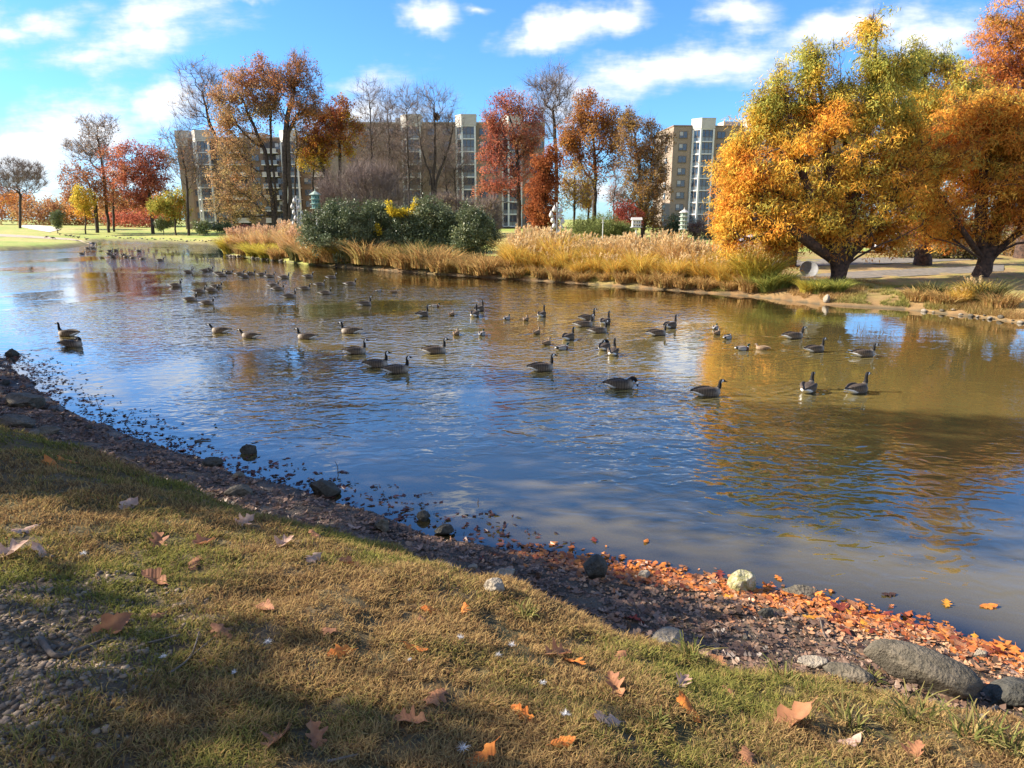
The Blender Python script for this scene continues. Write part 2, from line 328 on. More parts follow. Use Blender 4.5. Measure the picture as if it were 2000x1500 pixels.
def build_ground():
    a0 = np.radians(90)
    fine = np.linspace(-46, 46, 420); coarse_r = np.linspace(46, 314, 90)[1:-1]
    ang = np.radians(np.concatenate([fine, coarse_r])); na = len(ang)
    rad = np.concatenate([[0.01], np.geomspace(0.35, 14, 210), np.geomspace(14, 180, 230)[1:], np.geomspace(180, 2600, 40)[1:]]); nr = len(rad)
    A, R = np.meshgrid(ang, rad)
    P = np.c_[(R * np.sin(A)).ravel(), (R * np.cos(A)).ravel()]
    z, s, isn, mud, dg = terrain(P)
    r = np.linalg.norm(P, axis=1)
    # base colours of the ground itself
    n1 = fbm(P, 0.7, 41); n2 = fbm(P, 2.6, 43); n3 = fbm(P, 0.12, 47)
    def lerp(a, b, t): return np.asarray(a)[None] * (1 - t[:, None]) + np.asarray(b)[None] * t[:, None]
    k = lambda v, lo, hi: np.clip((v - lo) / (hi - lo), 0, 1)
    turf = lerp((0.13, 0.09, 0.042), (0.095, 0.08, 0.03), k(n1 * 0.6 + n2 * 0.4, 0.40, 0.62))
    lawn = lerp((0.38, 0.33, 0.10), (0.22, 0.29, 0.05), k(n3 * .6 + n1 * .4, 0.35, 0.65))
    lawn = lerp((0, 0, 0), (1, 1, 1), np.ones(len(P))) * lawn
    c = np.where((isn | (r < 12))[:, None], turf, lawn)
    rt = k(P[:, 0], 8, 14) * (P[:, 1] < 60)
    lawn2 = lerp((0.30, 0.20, 0.085), (0.24, 0.21, 0.06), k(n2 * .5 + n1 * .5, .4, .6)); c = np.where(((~isn) & (r >= 12))[:, None], c * (1 - rt[:, None]) + lawn2 * rt[:, None], c)
    bank = k(2.2 - s + 3.0 * (n1 - .5) + 1.2 * (n2 - .5), 0, 2.0) * (~isn) * (s > 0) * (P[:, 0] > -18)
    c = c * (1 - bank[:, None]) + bank[:, None] * lerp((0.17, 0.10, 0.045), (0.26, 0.16, 0.07), n2)
    edge = k(1.6 - s + .8 * (n1 - .5), 0, .8) * (~isn) * (s > 0) * (P[:, 0] < -40); c = c * (1 - .75 * edge[:, None]) + .75 * edge[:, None] * np.array([[0.13, 0.10, 0.05]])
    mudc = lerp((0.055, 0.040, 0.027), (0.14, 0.105, 0.072), k(n2 * .6 + n1 * .4, 0.35, 0.66))
    wet = k(0.75 - s, 0, 0.75)
    mudc = mudc * (1 - 0.5 * wet[:, None])
    mm = mud * k(-dg + 0.1 * (n2 - .5), 0.0, 0.22)
    c = c * (1 - mm[:, None]) + mm[:, None] * mudc
    gp = k(fbm(P, 1.5, 55) * 1.0 + k(np.hypot(P[:, 0] + 2.6, P[:, 1] - 2.1), 2.1, 0.9) - 0.70, 0, 0.35) * isn
    c = c * (1 - gp[:, None]) + gp[:, None] * lerp((0.11, 0.078, 0.048), (0.17, 0.125, 0.08), n2)
    bed = lerp((0.055, 0.045, 0.028), (0.12, 0.10, 0.06), n2)
    c = np.where((s <= 0)[:, None], bed, c)
    i = np.arange(nr - 1)[:, None] * na; j = np.arange(na)[None]; j2 = (j + 1) % na
    q = np.stack([i + j, i + na + j, i + na + j2, i + j2], -1).reshape(-1, 4)[:, ::-1]
    m, nt, out = nmat('ground_soil'); N = nt.nodes.new; L = nt.links.new
    at = N('ShaderNodeAttribute'); at.attribute_name = 'Col'; am = N('ShaderNodeAttribute'); am.attribute_name = 'mud'
    tc = N('ShaderNodeTexCoord')
    n_a = N('ShaderNodeTexNoise'); n_a.inputs['Scale'].default_value = 28; n_a.inputs['Detail'].default_value = 6; n_a.inputs['Roughness'].default_value = .7; L(tc.outputs['Object'], n_a.inputs['Vector'])
    n_b = N('ShaderNodeTexNoise'); n_b.inputs['Scale'].default_value = 1.6; n_b.inputs['Detail'].default_value = 8; n_b.inputs['Roughness'].default_value = .7; L(tc.outputs['Object'], n_b.inputs['Vector'])
    vo = N('ShaderNodeTexVoronoi'); vo.inputs['Scale'].default_value = 22; L(tc.outputs['Object'], vo.inputs['Vector'])
    ad = N('ShaderNodeMath'); ad.operation = 'ADD'; L(n_a.outputs['Fac'], ad.inputs[0]); L(n_b.outputs['Fac'], ad.inputs[1])
    mr = N('ShaderNodeMapRange'); mr.inputs['From Min'].default_value = .65; mr.inputs['From Max'].default_value = 1.35; mr.inputs['To Min'].default_value = 0.55; mr.inputs['To Max'].default_value = 1.5; L(ad.outputs[0], mr.inputs['Value'])
    mu = N('ShaderNodeMix'); mu.data_type = 'RGBA'; mu.blend_type = 'MULTIPLY'; mu.inputs['Factor'].default_value = 1; L(at.outputs['Color'], mu.inputs['A']); L(mr.outputs[0], mu.inputs['B'])
    b = N('ShaderNodeBsdfPrincipled'); L(mu.outputs['Result'], b.inputs['Base Color'])
    ro = N('ShaderNodeMapRange'); ro.inputs['To Min'].default_value = 0.95; ro.inputs['To Max'].default_value = 0.5; L(am.outputs['Fac'], ro.inputs['Value']); L(ro.outputs[0], b.inputs['Roughness'])
    b.inputs['Specular IOR Level'].default_value = 0.25
    hm0 = N('ShaderNodeMath'); hm0.operation = 'MULTIPLY_ADD'; hm0.inputs[1].default_value = -0.6; L(vo.outputs['Distance'], hm0.inputs[0]); L(n_a.outputs['Fac'], hm0.inputs[2])
    af = N('ShaderNodeAttribute'); af.attribute_name = 'fine'; hm = N('ShaderNodeMath'); hm.operation = 'MULTIPLY'; L(hm0.outputs[0], hm.inputs[0]); L(af.outputs['Fac'], hm.inputs[1])
    bp = N('ShaderNodeBump'); bp.inputs['Distance'].default_value = 0.035; L(hm.outputs[0], bp.inputs['Height']); L(bp.outputs[0], b.inputs['Normal'])
    L(b.outputs[0], out.inputs[0])
    me = mesh('ground', np.c_[P, z], [q], [m], col=c, smooth=True, attrs={'mud': mm * (0.35 + 0.65 * wet), 'fine': np.clip(1.35 - r / 22, 0, 1)})
    o = link('ground', me); tag(o, kind='structure')
build_ground()

def build_water():
    fine = np.linspace(-60, 92, 620); ang = np.radians(fine); na = len(ang)
    rad = np.concatenate([np.geomspace(2.5, 9, 110), np.geomspace(9, 46, 400)[1:], np.geomspace(46, 175, 130)[1:]]); nr = len(rad)
    A, R = np.meshgrid(ang, rad)
    P = np.c_[(R * np.sin(A)).ravel(), (R * np.cos(A)).ravel()]
    _, s, isn, _, _ = terrain(P)
    i = np.arange(nr - 1)[:, None] * na; j = np.arange(na - 1)[None]
    q = np.stack([i + j, i + j + 1, i + na + j + 1, i + na + j], -1).reshape(-1, 4)
    q = q[(s[q].min(1) < 0.35)]
    used = np.unique(q); remap = np.full(len(P), -1); remap[used] = np.arange(len(used)); q = remap[q]
    P = P[used]; s = s[used]
    # ruffled patches: breeze across the middle and the left, slick water at the right and along the near shore
    ruf = np.clip((fbm(P, 0.16, 71) - 0.30) / 0.3, 0.12, 1)
    right = np.clip((P[:, 0] - 3.0 - 0.12 * P[:, 1]) / 3.5, 0, 1)
    ruf = ruf * (1 - 0.86 * right) * np.clip((-s - 0.2) / 2.6, 0.10, 1)
    wake = np.zeros(len(P))
    for (bx, by, hd, sz, kind) in BIRD_POS:          # wave rings and V wakes around the swimming birds
        d = np.hypot(P[:, 0] - bx, P[:, 1] - by); m_ = np.where(d < 3.2 * sz)[0]
        if np.hypot(bx, by) > 46 or len(m_) < 8: continue
        q_ = (P[m_] - [bx, by]); c_, s_ = math.cos(hd), math.sin(hd); u_ = (q_[:, 0] * c_ + q_[:, 1] * s_) / sz; v_ = np.abs(-q_[:, 0] * s_ + q_[:, 1] * c_) / sz; dd = d[m_] / sz
        w_ = np.cos(2 * np.pi * dd / .30) * np.exp(-dd / .55) * .55
        arm = v_ - (.14 + np.maximum(.25 - u_, 0) * .34); w_ += np.cos(2 * np.pi * arm / .26) * np.exp(-(arm / .20) ** 2) * np.exp(np.minimum(u_, 0) / 1.3) * (u_ < .3) * .9
        wake[m_] += w_
    m, nt, out = nmat('pond_water'); N = nt.nodes.new; L = nt.links.new
    tc = N('ShaderNodeTexCoord')
    def noise(scale, rot, det, dist=0.0):
        mp = N('ShaderNodeMapping'); mp.inputs['Scale'].default_value = (scale[0], scale[1], 1); mp.inputs['Rotation'].default_value = (0, 0, math.radians(rot)); L(tc.outputs['Object'], mp.inputs['Vector'])
        n = N('ShaderNodeTexNoise'); n.inputs['Scale'].default_value = 1; n.inputs['Detail'].default_value = det; n.inputs['Roughness'].default_value = .5; n.inputs['Distortion'].default_value = dist; L(mp.outputs[0], n.inputs['Vector']); return n.outputs['Fac']
    def M(op, a, b):
        n = N('ShaderNodeMath'); n.operation = op
        for k, v in enumerate((a, b)):
            if hasattr(v, 'links'): L(v, n.inputs[k])
            else: n.inputs[k].default_value = v
        return n.outputs[0]
    big = noise((0.75, 1.25), 8, 1, 0.4); mid = noise((2.7, 4.0), -10, 1, 0.6); sm = noise((5.5, 8.5), 14, 1, .3)
    h = M('ADD', M('ADD', M('MULTIPLY', big, 0.95), M('MULTIPLY', mid, 1.2)), M('MULTIPLY', sm, 0.26))
    ar = N('ShaderNodeAttribute'); ar.attribute_name = 'ruffle'
    slow = noise((0.35, 0.8), 5, 2)
    h = M('MULTIPLY', h, ar.outputs['Fac'])
    h = M('ADD', h, M('MULTIPLY', slow, 0.25))
    aw = N('ShaderNodeAttribute'); aw.attribute_name = 'wake'; h = M('ADD', h, M('MULTIPLY', aw.outputs['Fac'], 0.26))
    bp = N('ShaderNodeBump'); bp.inputs['Strength'].default_value = 1.0; bp.inputs['Distance'].default_value = 0.034; L(h, bp.inputs['Height'])
    fr = N('ShaderNodeFresnel'); fr.inputs['IOR'].default_value = 1.8; L(bp.outputs[0], fr.inputs['Normal'])
    gl = N('ShaderNodeBsdfGlossy'); gl.inputs['Roughness'].default_value = 0.015; L(bp.outputs[0], gl.inputs['Normal'])
    df = N('ShaderNodeBsdfDiffuse'); df.inputs[0].default_value = (0.170, 0.132, 0.042, 1)
    tr = N('ShaderNodeBsdfTransparent'); tr.inputs[0].default_value = (0.86, 0.84, 0.70, 1)
    ad = N('ShaderNodeAttribute'); ad.attribute_name = 'murk'
    m1 = N('ShaderNodeMixShader'); L(ad.outputs['Fac'], m1.inputs[0]); L(tr.outputs[0], m1.inputs[1]); L(df.outputs[0], m1.inputs[2])
    m2 = N('ShaderNodeMixShader'); frm = M('MINIMUM', M('MULTIPLY', fr.outputs[0], 1.65), 1.0); L(frm, m2.inputs[0]); L(m1.outputs[0], m2.inputs[1]); L(gl.outputs[0], m2.inputs[2])
    L(m2.outputs[0], out.inputs[0])
    murk = 1 - np.exp(-np.maximum(-s, 0) * 0.95)
    me = mesh('water', np.c_[P, np.zeros(len(P))], [q], [m], smooth=True, attrs={'ruffle': ruf, 'murk': murk, 'wake': wake})
    tag(link('water', me), kind='structure')

def sheet(name, pts_px, z, mat, lift=0.03, n=14):
    """a flat patch of ground cover that follows the terrain: outline given at ground level"""
    P = np.array([on_z(px, py, z)[:2] for px, py in pts_px])
    c = P.mean(0); rings = [c[None]]
    fr = np.linspace(0.12, 1, n)
    m = len(P); V = [c]; 
    for f in fr: V += list(c + (P - c) * f)
    V = np.array(V); zz = terrain(V)[0] + lift
    faces3 = np.array([[0, 1 + k, 1 + (k + 1) % m] for k in range(m)])
    faces4 = np.array([[1 + i * m + k, 1 + (i + 1) * m + k, 1 + (i + 1) * m + (k + 1) % m, 1 + i * m + (k + 1) % m] for i in range(n - 1) for k in range(m)])
    o = link(name, mesh(name, np.c_[V, zz], [faces3, faces4], [mat], smooth=True)); tag(o, kind='structure'); return o
M_SAND = simple('bunker_sand', (0.62, 0.56, 0.45), 0.95, (0.52, 0.46, 0.36), 2.0)
M_PATH = simple('grey_path', (0.21, 0.185, 0.15), 0.95, (0.14, 0.125, 0.105), 3.0)
# ------------------------------------------------------------------ apartment blocks
FLOOR = 2.68
def window_meshes():
    f = MB(); w, h, t = 1.9, 1.45, 0.09
    f.box(-w/2, w/2, -0.10, 0.0, -h/2, -h/2 + t); f.box(-w/2, w/2, -0.10, 0.0, h/2 - t, h/2)
    f.box(-w/2, -w/2 + t, -0.098, 0.0, -h/2 + t, h/2 - t); f.box(w/2 - t, w/2, -0.098, 0.0, -h/2 + t, h/2 - t); f.box(-0.04, 0.04, -0.096, 0.0, -h/2 + t, h/2 - t)
    f.box(-w/2 - .08, w/2 + .08, -0.16, 0.0, -h/2 - .12, -h/2 - .002)
    p = MB(); p.box(-w/2 + t, -0.04, -0.05, 0.0, -h/2 + t, h/2 - t); p.box(0.04, w/2 - t, -0.05, 0.0, -h/2 + t, h/2 - t)
    return f.mesh('window', M_FRAME), p.mesh('pane', M_GLASS)
M_FRAME = simple('window_frame', (0.16, 0.13, 0.11), 0.6)
M_CURT = simple('pale_blind', (0.42, 0.42, 0.42), 0.9, (0.33, 0.34, 0.36), 1.0)
WIN_F, WIN_P = window_meshes()
def blind_mesh():
    b = MB(); b.box(-0.86, -0.06, -0.075, -0.052, -0.2, 0.63); return b.mesh('blind', M_CURT)
WIN_B = blind_mesh()
def add_window(bld, x, y, z, rz, rng):
    w = link('window', WIN_F, bld, (x, y, z)); w.rotation_euler = (0, 0, rz)
    link('pane', WIN_P, w)
    if rng.random() < 0.45: link('blind', WIN_B, w)
def bay_tower(bld, x, y, base, nfl, roofz, width=4.0, flip=False):
    """glazed bay: white corner posts, white slab at every floor, dark framed glass, pale cap above the roof"""
    d = 1.9
    plan = [(x - width/2, y + 0.5), (x - width/2, y - 0.2), (x - width * 0.18, y - d), (x + width/2, y - d), (x + width/2, y + 0.5)]
    def inset(e): 
        c = np.mean(plan, 0); return [(c[0] + (p[0] - c[0]) * e, c[1] + (p[1] - c[1]) * e) for p in plan]
    z1 = base + nfl * FLOOR
    g = MB(); g.prism(inset(0.95), base + .3, z1); g.build('bay_glass', M_GLASS, bld)
    for k in range(nfl + 1):
        s = MB(); s.prism(inset(1.04), base + k * FLOOR - 0.12, base + k * FLOOR + 0.13); s.build('bay_slab', M_WHITE, bld)
    for (px_, py_) in plan[1:4]:
        p = MB(); p.box(px_ - .19, px_ + .19, py_ - .2, py_ + .18, base, z1); p.build('bay_post', M_WHITE, bld)
    fr = MB()
    A = [np.array(q) for q in inset(0.965)[1:4]]
    for (a, b, n) in ((A[0], A[1], 2), (A[1], A[2], 3)):
        dirv = (b - a); Lh = np.hypot(*dirv); dirv = dirv / Lh; rot = Matrix.Translation((a[0], a[1], 0)) @ Matrix.Rotation(math.atan2(dirv[1], dirv[0]), 4, 'Z')
        for k in range(nfl):
            zb = base + k * FLOOR
            for i in range(n + 1): fr.box(Lh * i / n - .05, Lh * i / n + .05, -0.06, .05, zb + .14, zb + FLOOR - .14, rot)
            fr.box(0.06, Lh - .06, -0.055, .045, zb + 0.95, zb + 1.05, rot)
            fr.box(0.06, Lh - .06, -0.05, .04, zb + FLOOR - .27, zb + FLOOR - .145, rot)
    fr.build('bay_frame', M_FRAME, bld)
    for k in range(nfl):
        pn = MB(); pn.prism(inset(0.957), base + k * FLOOR + .14, base + k * FLOOR + .93); pn.build('bay_panel', M_BAYP, bld)
    cp = MB(); cp.prism(inset(1.12), z1 + .132, roofz + 1.45); cp.prism(inset(1.15), roofz + 1.45, roofz + 1.65); cp.build('bay_cap', M_CAP, bld)
M_BAYP = glassmat('grey_glass_panel', (0.15, 0.18, 0.20), 0.2)
def block(name, x0, x1, Y, depth, nfl, base, label, rz=0.0, mat=None, bays=(), wincols=(), balc=(), extra=None, nwin=None):
    """front facade runs from (x0,Y) to the right; local x along it, local y into the block"""
    L = x1 - x0; rng = np.random.default_rng(int(L * 10))
    bld = empty(name, (x0, Y, base), rz); tag(bld, label, 'building', 'brick apartment blocks beyond the trees')
    top = nfl * FLOOR + .75
    w = MB(); w.box(0, L, 0, depth, -3, top); w.build('wall', mat or M_BRICK, bld)
    p = MB(); p.box(-.12, L + .12, -.12, depth + .12, top, top + .28); p.build('parapet', M_BRICKD if mat is None else M_CAP, bld)
    r = MB(); r.box(L * .3, L * .3 + 6, depth * .4, depth * .4 + 4, top + .281, top + 2.0); r.build('roof_plant', M_CAP, bld); r = MB(); r.box(L * .62, L * .62 + 2, depth * .5, depth * .5 + 2, top + .281, top + 1.3); r.build('roof_plant', M_CAP, bld)
    for bx in bays: bay_tower(bld, bx, 0, 0.0, nfl, top, 4.2)
    for fx in wincols:
        for k in range(nfl): add_window(bld, fx, -0.001, k * FLOOR + 1.65, 0, rng)
    for (bx, bw) in balc:
        rc = MB(); rc.box(bx, bx + bw, -0.04, 0.02, 0.1, nfl * FLOOR); rc.build('balcony_shade_panel', M_RECESS_SHADE, bld)  # flat dark panel on the wall; recess shade painted into its colour
        for k in range(nfl):
            b = MB(); b.box(bx - .1, bx + bw + .1, -1.5, -.041, k * FLOOR - .12, k * FLOOR + .1); b.build('balcony_slab', M_WHITE, bld)
            b = MB(); b.box(bx - .05, bx + bw + .05, -1.48, -1.40, k * FLOOR + .101, k * FLOOR + 1.0); b.build('balcony_parapet', M_CAP if k % 2 else M_BAYP, bld)
    if extra: extra(bld, L, depth, top, rng)
    return bld
M_RECESS_SHADE = simple('painted_recess_shade', (0.10, 0.085, 0.075), 0.8, (0.05, 0.05, 0.055), 0.8)
def bx_at(px, py, Y): return on_y(px, py, Y)[0]
YB = 165.0
GB = 2.4
# right block
x0 = bx_at(1312, 330, YB); 
def side_windows(bld, L, depth, top, rng):
    for k in range(8):
        for fy in (5.0,):
            add_window(bld, -0.001, fy, k * FLOOR + 1.65, -math.pi / 2, rng)
block('apartment_building', x0, x0 + 46, YB, 15, 8, GB, 'tan brick block standing apart behind the golden bald cypress', rz=math.radians(4.0),
      bays=(6.6, 18.7, 33), wincols=(2.3, 11.2, 14.9, 23, 27), extra=side_windows)
# middle block
xa, xb = bx_at(640, 330, 160), bx_at(1063, 330, 160)
k = lambda px, Y, xx: bx_at(px, 330, Y) - xx
block('apartment_building', xa, xb, 160, 15, 8, GB, 'long tan brick block with white glazed bays behind bare trees', rz=0.0, mat=M_BRICK,
      bays=(k(806, 160, xa), k(911, 160, xa), k(1000, 160, xa)), wincols=tuple(k(p, 160, xa) for p in (690, 725, 765, 845, 873, 945, 965, 1035, 1053)))
# left block
xc, xd = bx_at(372, 330, 172), bx_at(642, 330, 172)
def left_end(bld, L, depth, top, rng):
    c = MB(); c.box(-3.4, -0.13, 1.0, 7, top - 1.6, top + 1.9); c.build('roof_box', M_CAP, bld)
    s = MB(); s.box(-3.2, -0.002, 1.2, 12, -3, top - 1.605); s.build('end_wing', M_BRICK, bld)
block('apartment_building', xc, xd, 172, 16, 8, 0.6, 'brown brick block with stacked balconies behind the tall leafy trees', mat=M_BRICKD,
      bays=(k(401, 172, xc), k(570, 172, xc)), wincols=tuple(k(p, 172, xc) for p in (384, 424, 438, 500, 548, 600)), balc=((k(450, 172, xc), 4.0), (k(516, 172, xc), 3.6), (k(612, 172, xc), 3.4)), extra=left_end)
# ------------------------------------------------------------------ trees
def grow(stems, att, rng, wl=0.25, step=0.8, down=1.2, curve=0.45):
    P, par, start, path, D = [], [], [], [], []
    for si, st in enumerate(stems):
        st = np.asarray(st, float); prev = -1
        seg = np.linalg.norm(np.diff(st, axis=0), axis=1); cum = np.concatenate([[0], np.cumsum(seg)]); n = max(3, int(cum[-1] / step))
        for t in np.linspace(0, cum[-1], n):
            p = np.array([np.interp(t, cum, st[:, k]) for k in range(3)])
            if 0 < t < cum[-1]: p = p + rng.normal(0, 0.05 * step, 3)
            P.append(p); par.append(prev); start.append(prev == -1)
            path.append(0 if prev == -1 else path[prev] + np.linalg.norm(p - P[prev])); D.append(np.array([0, 0, 1.]) if prev == -1 else (p - P[prev]) / (np.linalg.norm(p - P[prev]) + 1e-9))
            prev = len(P) - 1
    ns = len(P); cap = ns + len(att) * 14
    A = np.zeros((cap, 3)); A[:ns] = P; T = np.zeros(cap); T[:ns] = path; Dr = np.zeros((cap, 3)); Dr[:ns] = D
    n = ns; tips = []
    d0 = np.min(np.linalg.norm(att[:, None] - A[None, :ns], axis=2), axis=1)
    for a in att[np.argsort(d0)]:
        v = a - A[:n]; d = np.sqrt((v * v).sum(1))
        cost = d + wl * T[:n] + down * np.maximum(0, A[:n, 2] - a[2] + 0.25 * d)
        b = int(np.argmin(cost)); db = d[b]
        if db < 1e-3: continue
        k = int(min(12, max(2, round(db / step))))
        c = A[b] + Dr[b] * db * curve + np.array([0, 0, 0.08 * db]); p0 = A[b]; prev = b
        for j in range(1, k + 1):
            t = j / k; p = p0 * (1 - t) ** 2 + 2 * c * t * (1 - t) + a * t * t
            if j < k: p = p + rng.normal(0, 0.06 * step, 3)
            A[n] = p; w = p - A[prev]; l = np.linalg.norm(w) + 1e-9; Dr[n] = w / l; T[n] = T[prev] + l
            par.append(prev); start.append(j == 1); prev = n; n += 1
        tips.append(prev)
    return A[:n], np.array(par), np.array(start), Dr[:n], np.array(tips, int)
def radii(A, par, r_tip, r_base, ex=2.3):
    n = len(A); s = np.zeros(n)
    for i in range(n - 1, -1, -1):
        if s[i] == 0: s[i] = r_tip ** ex
        if par[i] >= 0: s[par[i]] += s[i]
    r = s ** (1 / ex); r0 = r[par == -1].max(); k = math.log(r_base / r_tip) / max(1e-6, math.log(r0 / r_tip))
    return r_tip * (r / r_tip) ** k
def limbs(A, par, start, Dr, r, sides, rng, flare=None):
    ref = np.array([0.43, 0.88, 0.21]); u = np.cross(Dr, ref); nu = np.linalg.norm(u, axis=1)
    bad = nu < 0.15; u[bad] = np.cross(Dr[bad], [1, 0, 0]); u /= np.linalg.norm(u, axis=1)[:, None] + 1e-9; w = np.cross(Dr, u)
    ch = np.where(start & (par >= 0))[0]
    C = np.concatenate([A, A[par[ch]]]); U = np.concatenate([u, u[ch]]); W = np.concatenate([w, w[ch]]); R = np.concatenate([r, np.minimum(r[par[ch]], r[ch] * 1.3)])
    a = np.arange(sides) / sides * 2 * math.pi
    V = C[:, None] + R[:, None, None] * (np.cos(a)[None, :, None] * U[:, None] + np.sin(a)[None, :, None] * W[:, None])
    frm = par.copy(); frm[ch] = len(A) + np.arange(len(ch)); to = np.arange(len(A)); ok = frm >= 0; frm, to = frm[ok], to[ok]
    kk = np.arange(sides); k2 = (kk + 1) % sides
    q = np.stack([frm[:, None] * sides + kk, frm[:, None] * sides + k2, to[:, None] * sides + k2, to[:, None] * sides + kk], -1).reshape(-1, 4)
    V = V.reshape(-1, 3)
    if flare is not None:
        base, hh, amt, nb = flare
        dz = np.clip(1 - (V[:, 2] - base[2]) / hh, 0, 1) ** 2; dx = V[:, 0] - base[0]; dy = V[:, 1] - base[1]
        near_ = np.hypot(dx, dy) < r.max() * 2.2; th = np.arctan2(dy, dx); k = 1 + near_ * dz * (amt + amt * 0.6 * np.sin(th * nb))
        V[:, 0] = base[0] + dx * k; V[:, 1] = base[1] + dy * k
    return V, q
def pal_at(pal, t):
    pal = np.asarray(pal, float); x = np.clip(t, 0, 0.9999) * (len(pal) - 1); i = x.astype(int); f = (x - i)[:, None]
    return pal[i] * (1 - f) + pal[np.minimum(i + 1, len(pal) - 1)] * f
def leaves(C, K, spread, size, pal, rng, droop=0.0, bias=None, cscale=0.35, seed=0, aspect=0.55, jit=0.35, outward=None, tone=None):
    """clumps of diamond leaves round the centres C"""
    n = len(C) * K; c = np.repeat(C, K, 0)
    off = rng.normal(0, 1, (n, 3)); off /= np.linalg.norm(off, axis=1)[:, None]; off *= (rng.random(n) ** 0.5)[:, None] * np.asarray(spread)
    p = c + off
    ax = rng.normal(0, 1, (n, 3)); ax /= np.linalg.norm(ax, axis=1)[:, None]; ax[:, 2] -= droop
    if outward is not None: ax += np.repeat(outward, K, 0)
    ax /= np.linalg.norm(ax, axis=1)[:, None]
    sd_ = np.cross(ax, rng.normal(0, 1, (n, 3))); sd_ /= np.linalg.norm(sd_, axis=1)[:, None] + 1e-9
    L = size * (0.6 + 0.8 * rng.random(n)); W = L * aspect * (0.7 + 0.6 * rng.random(n)); nrm = np.cross(ax, sd_) * (L * 0.12)[:, None]
    V = np.stack([p, p + ax * (L * .45)[:, None] + sd_ * (W * .5)[:, None] + nrm, p + ax * L[:, None], p + ax * (L * .45)[:, None] - sd_ * (W * .5)[:, None] + nrm], 1)
    t = vnoise(c, cscale, seed) * 0.36 + vnoise(p, cscale * 3.2, seed + 5) * 0.24 + np.repeat(rng.random(len(C)), K) * .4
    t = (t - 0.5) * 1.5 + 0.5
    if bias is not None: t = t + bias(p)
    t = t + rng.normal(0, jit * 0.3, n)
    col = pal_at(pal, t) * (0.75 + 0.5 * rng.random(n))[:, None]
    col = col * np.repeat(.72 + .56 * rng.random(len(C)), K)[:, None]
    if tone is not None: col = col * np.asarray(tone)
    q = np.arange(n * 4).reshape(-1, 4)
    return V.reshape(-1, 3), q, np.repeat(col, 4, 0)
def twigs(C, Dd, K, length, rad, rng, up=0.35, spread=0.75):
    n = len(C) * K; c = np.repeat(C, K, 0); d = np.repeat(Dd, K, 0) + rng.normal(0, spread * 0.6, (n, 3)); d[:, 2] += up; d /= np.linalg.norm(d, axis=1)[:, None]
    L = length * (0.4 + rng.random(n)); u = np.cross(d, rng.normal(0, 1, (n, 3))); u /= np.linalg.norm(u, axis=1)[:, None] + 1e-9; w = np.cross(d, u)
    bend = c + d * (L * .5)[:, None] + rng.normal(0, .06, (n, 3)) * L[:, None]; tip = bend + (d + rng.normal(0, .18, (n, 3)))* (L * .5)[:, None]
    a = np.array([0, 2.09, 4.19]); ring = lambda o, r: o[:, None] + r * (np.cos(a)[None, :, None] * u[:, None] + np.sin(a)[None, :, None] * w[:, None])
    V = np.concatenate([ring(c, rad), ring(bend, rad * .7), tip[:, None]], 1); b = np.arange(n)[:, None] * 7
    q = np.concatenate([np.stack([b[:, 0] + k, b[:, 0] + (k + 1) % 3, b[:, 0] + 3 + (k + 1) % 3, b[:, 0] + 3 + k], -1) for k in range(3)])
    t3 = np.concatenate([np.stack([b[:, 0] + 3 + k, b[:, 0] + 3 + (k + 1) % 3, b[:, 0] + 6], -1) for k in range(3)])
    return V.reshape(-1, 3), q, t3, np.repeat(c * .6 + tip * .4, 1, 0), d
def blob_points(blobs, n, Y, rng, fill=0.45, gap=0.0, depth=0.9, seed=0, ruff=2.4, gsc=.6):
    """attractors inside ellipses given in photograph pixels at world distance Y"""
    cs, rs, ws = [], [], []
    for b in blobs:
        c = on_y(b[0], b[1], Y); s = pxm(Y, c[2]); cs.append(c); rs.append((b[2] * s, min(b[2], b[3] * 1.6) * s * depth, b[3] * s)); ws.append((b[2] * b[3]) * (b[4] if len(b) > 4 else 1))
    ws = np.array(ws) / sum(ws); out = []; tries = 0
    while len(out) < n and tries < 40:
        tries += 1; k = rng.choice(len(blobs), n, p=ws)
        d = rng.normal(0, 1, (n, 3)); d /= np.linalg.norm(d, axis=1)[:, None]; d *= (rng.random(n) ** fill)[:, None]
        p = np.array(cs)[k] + d * np.array(rs)[k]
        if gap: p = p[vnoise(p, gsc, seed + 11) > gap]
        out += list(p + (np.c_[fbm(p, .55, seed + 3, 3), fbm(p, .55, seed + 4, 3), fbm(p, .55, seed + 6, 3)] - .5) * ruff)
    return np.array(out[:n])
TREES = {}
